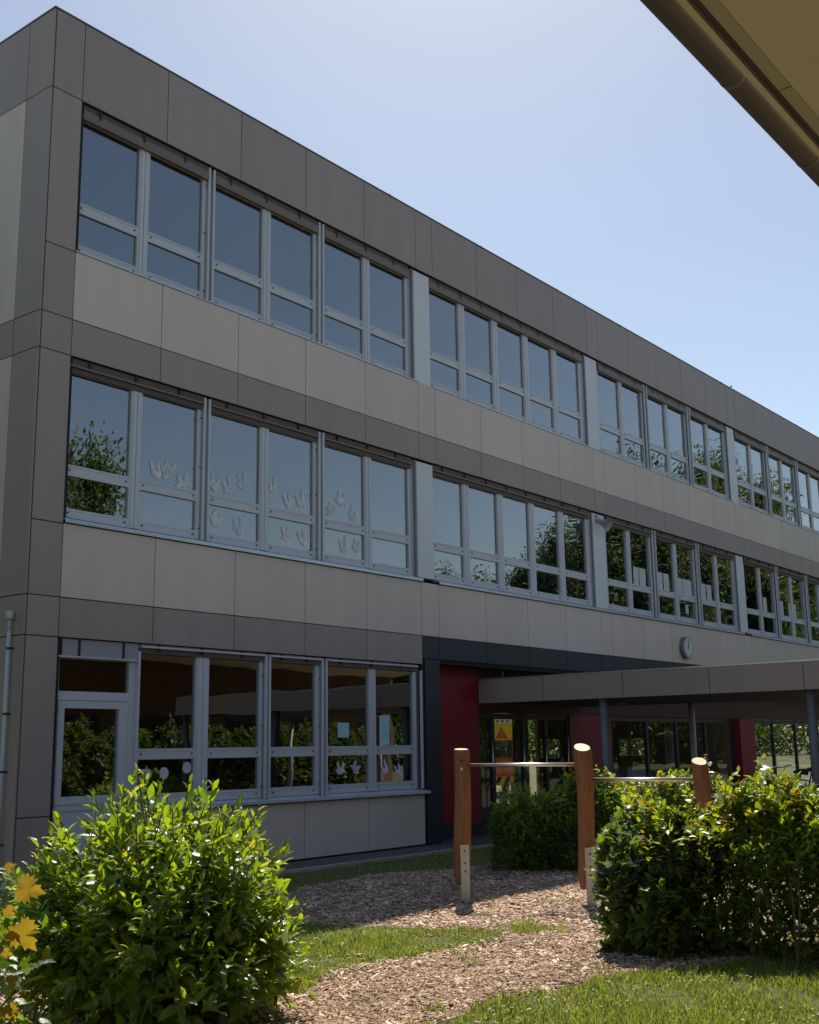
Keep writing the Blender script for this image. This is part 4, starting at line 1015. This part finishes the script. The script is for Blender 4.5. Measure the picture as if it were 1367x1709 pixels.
# local: rear faces -y, width along x
W2 = 1.0
sec = [(-W2, .35), (W2, .35), (W2, 1.3), (W2*.95, 1.75), (W2*.86, 2.25), (-W2*.86, 2.25), (-W2*.95, 1.75), (-W2, 1.3)]
MB().prism(sec, lambda a, c, t: (a, t, c), 0, 4.6).build('body', 'vanred', van)
MB().prism([(-W2*.95, 1.76), (W2*.95, 1.76), (W2*.86, 2.26), (-W2*.86, 2.26)], lambda a, c, t: (a, t, c), -.01, 4.3).build('roof_band', 'vanyellow', van)
MB().box(-.75, .75, -.02, -.005, 1.22, 1.72).build('rear_window', 'glassdark', van)
MB().box(-.8, .8, -.04, .1, 2.27, 2.42).build('light_bar', 'vanwhite', van)
for k in range(9): MB().box(-.7+k*.16, -.7+k*.16+.09, -.044, -.041, 2.31, 2.38).build('letter', 'bluegrey', van)
MB().prism([(.22, 1.80), (.62, 1.80), (.42, 2.18)], lambda a, c, t: (a, t, c), -.024, -.012).build('warning_triangle', 'vanred', van)
bm = MB().box(-1.0, 1.0, -.12, .05, .40, .62).build('bumper', 'vanyellow', van)
for k in range(7): MB().prism([(-.95+k*.28, .405), (-.83+k*.28, .405), (-.73+k*.28, .615), (-.85+k*.28, .615)], lambda a, c, t: (a, t, c), -.127, -.121).build('stripe', 'black', bm)
for sx in (-.9, .9):
    for yy in (.8, 3.6): MB().tube([(sx-.1, yy, .33), (sx+.1, yy, .33)], .33, 20).build('wheel', 'rubber', van)
    MB().box(sx-.07, sx+.07, -.015, -.004, .8, 1.15).build('tail_light', 'red', van)

def bicycle(loc, rz, label):
    t = thing('bicycle', label, 'bicycle', loc, rz, 'bicycles parked by the canopy')
    def ring(c, r, rr, mat, nm, arc=(0, 2*math.pi)):
        n = 24; pts = [(c[0]+r*math.cos(arc[0]+(arc[1]-arc[0])*k/n), c[1], c[2]+r*math.sin(arc[0]+(arc[1]-arc[0])*k/n)) for k in range(n+1)]
        return MB().tube(pts, rr, 6).build(nm, mat, t)
    for x in (-.52, .52):
        wv = ring((x, 0, .34), .325, .02, 'rubber', 'wheel')
        sp = MB()
        for k in range(8):
            a = k*math.pi/8; sp.tube([(x-.31*math.cos(a), 0, .34-.31*math.sin(a)), (x+.31*math.cos(a), 0, .34+.31*math.sin(a))], .002, 3)
        sp.build('spokes', 'alu', wv)
        ring((x, 0, .34), .365, .022, 'vanwhite', 'mudguard', (.5, 2.9))
    bb_, st, hd = (-.05, 0, .28), (-.20, 0, .80), (.38, 0, .82)
    MB().tube([bb_, st], .016, 8).tube([bb_, (.36, 0, .68)], .018, 8).tube([(-.18, 0, .72), hd], .016, 8).tube([(-.52, 0, .34), bb_], .011, 6).tube([(-.52, 0, .34), (-.18, 0, .72)], .010, 6).tube([(.34, 0, .90), (.52, 0, .34)], .015, 8).build('frame', 'bikeblue', t)
    MB().tube([st, (-.23, 0, .93)], .013, 8).tube([(-.36, 0, .95), (-.22, 0, .96), (-.08, 0, .95)], [.07, .055, .02], 10).build('saddle', 'rubber', t)
    MB().tube([(.34, 0, .88), (.31, 0, 1.02)], .013, 8).tube([(.18, -.28, 1.06), (.30, -.14, 1.04), (.31, 0, 1.02), (.30, .14, 1.04), (.18, .28, 1.06)], .012, 8).build('handlebar', 'alu', t)
    MB().tube([(.40, 0, .80), (.46, 0, .80)], [.05, .04], 10).build('headlight', 'alu', t)
    MB().tube([(-.05, -.09, .28), (-.05, .09, .28)], .012, 6).tube([(-.05, .09, .28), (.08, .09, .18)], .010, 6).tube([(-.05, -.09, .28), (-.18, -.09, .38)], .010, 6).build('crank', 'alu', t)
bicycle((15.6, -3.0, .01), 2.2, 'dark bicycle with white mudguards left of the nearest canopy column')
bicycle((17.3, -2.6, .01), 1.9, 'dark bicycle parked farther behind the shrub near the column')
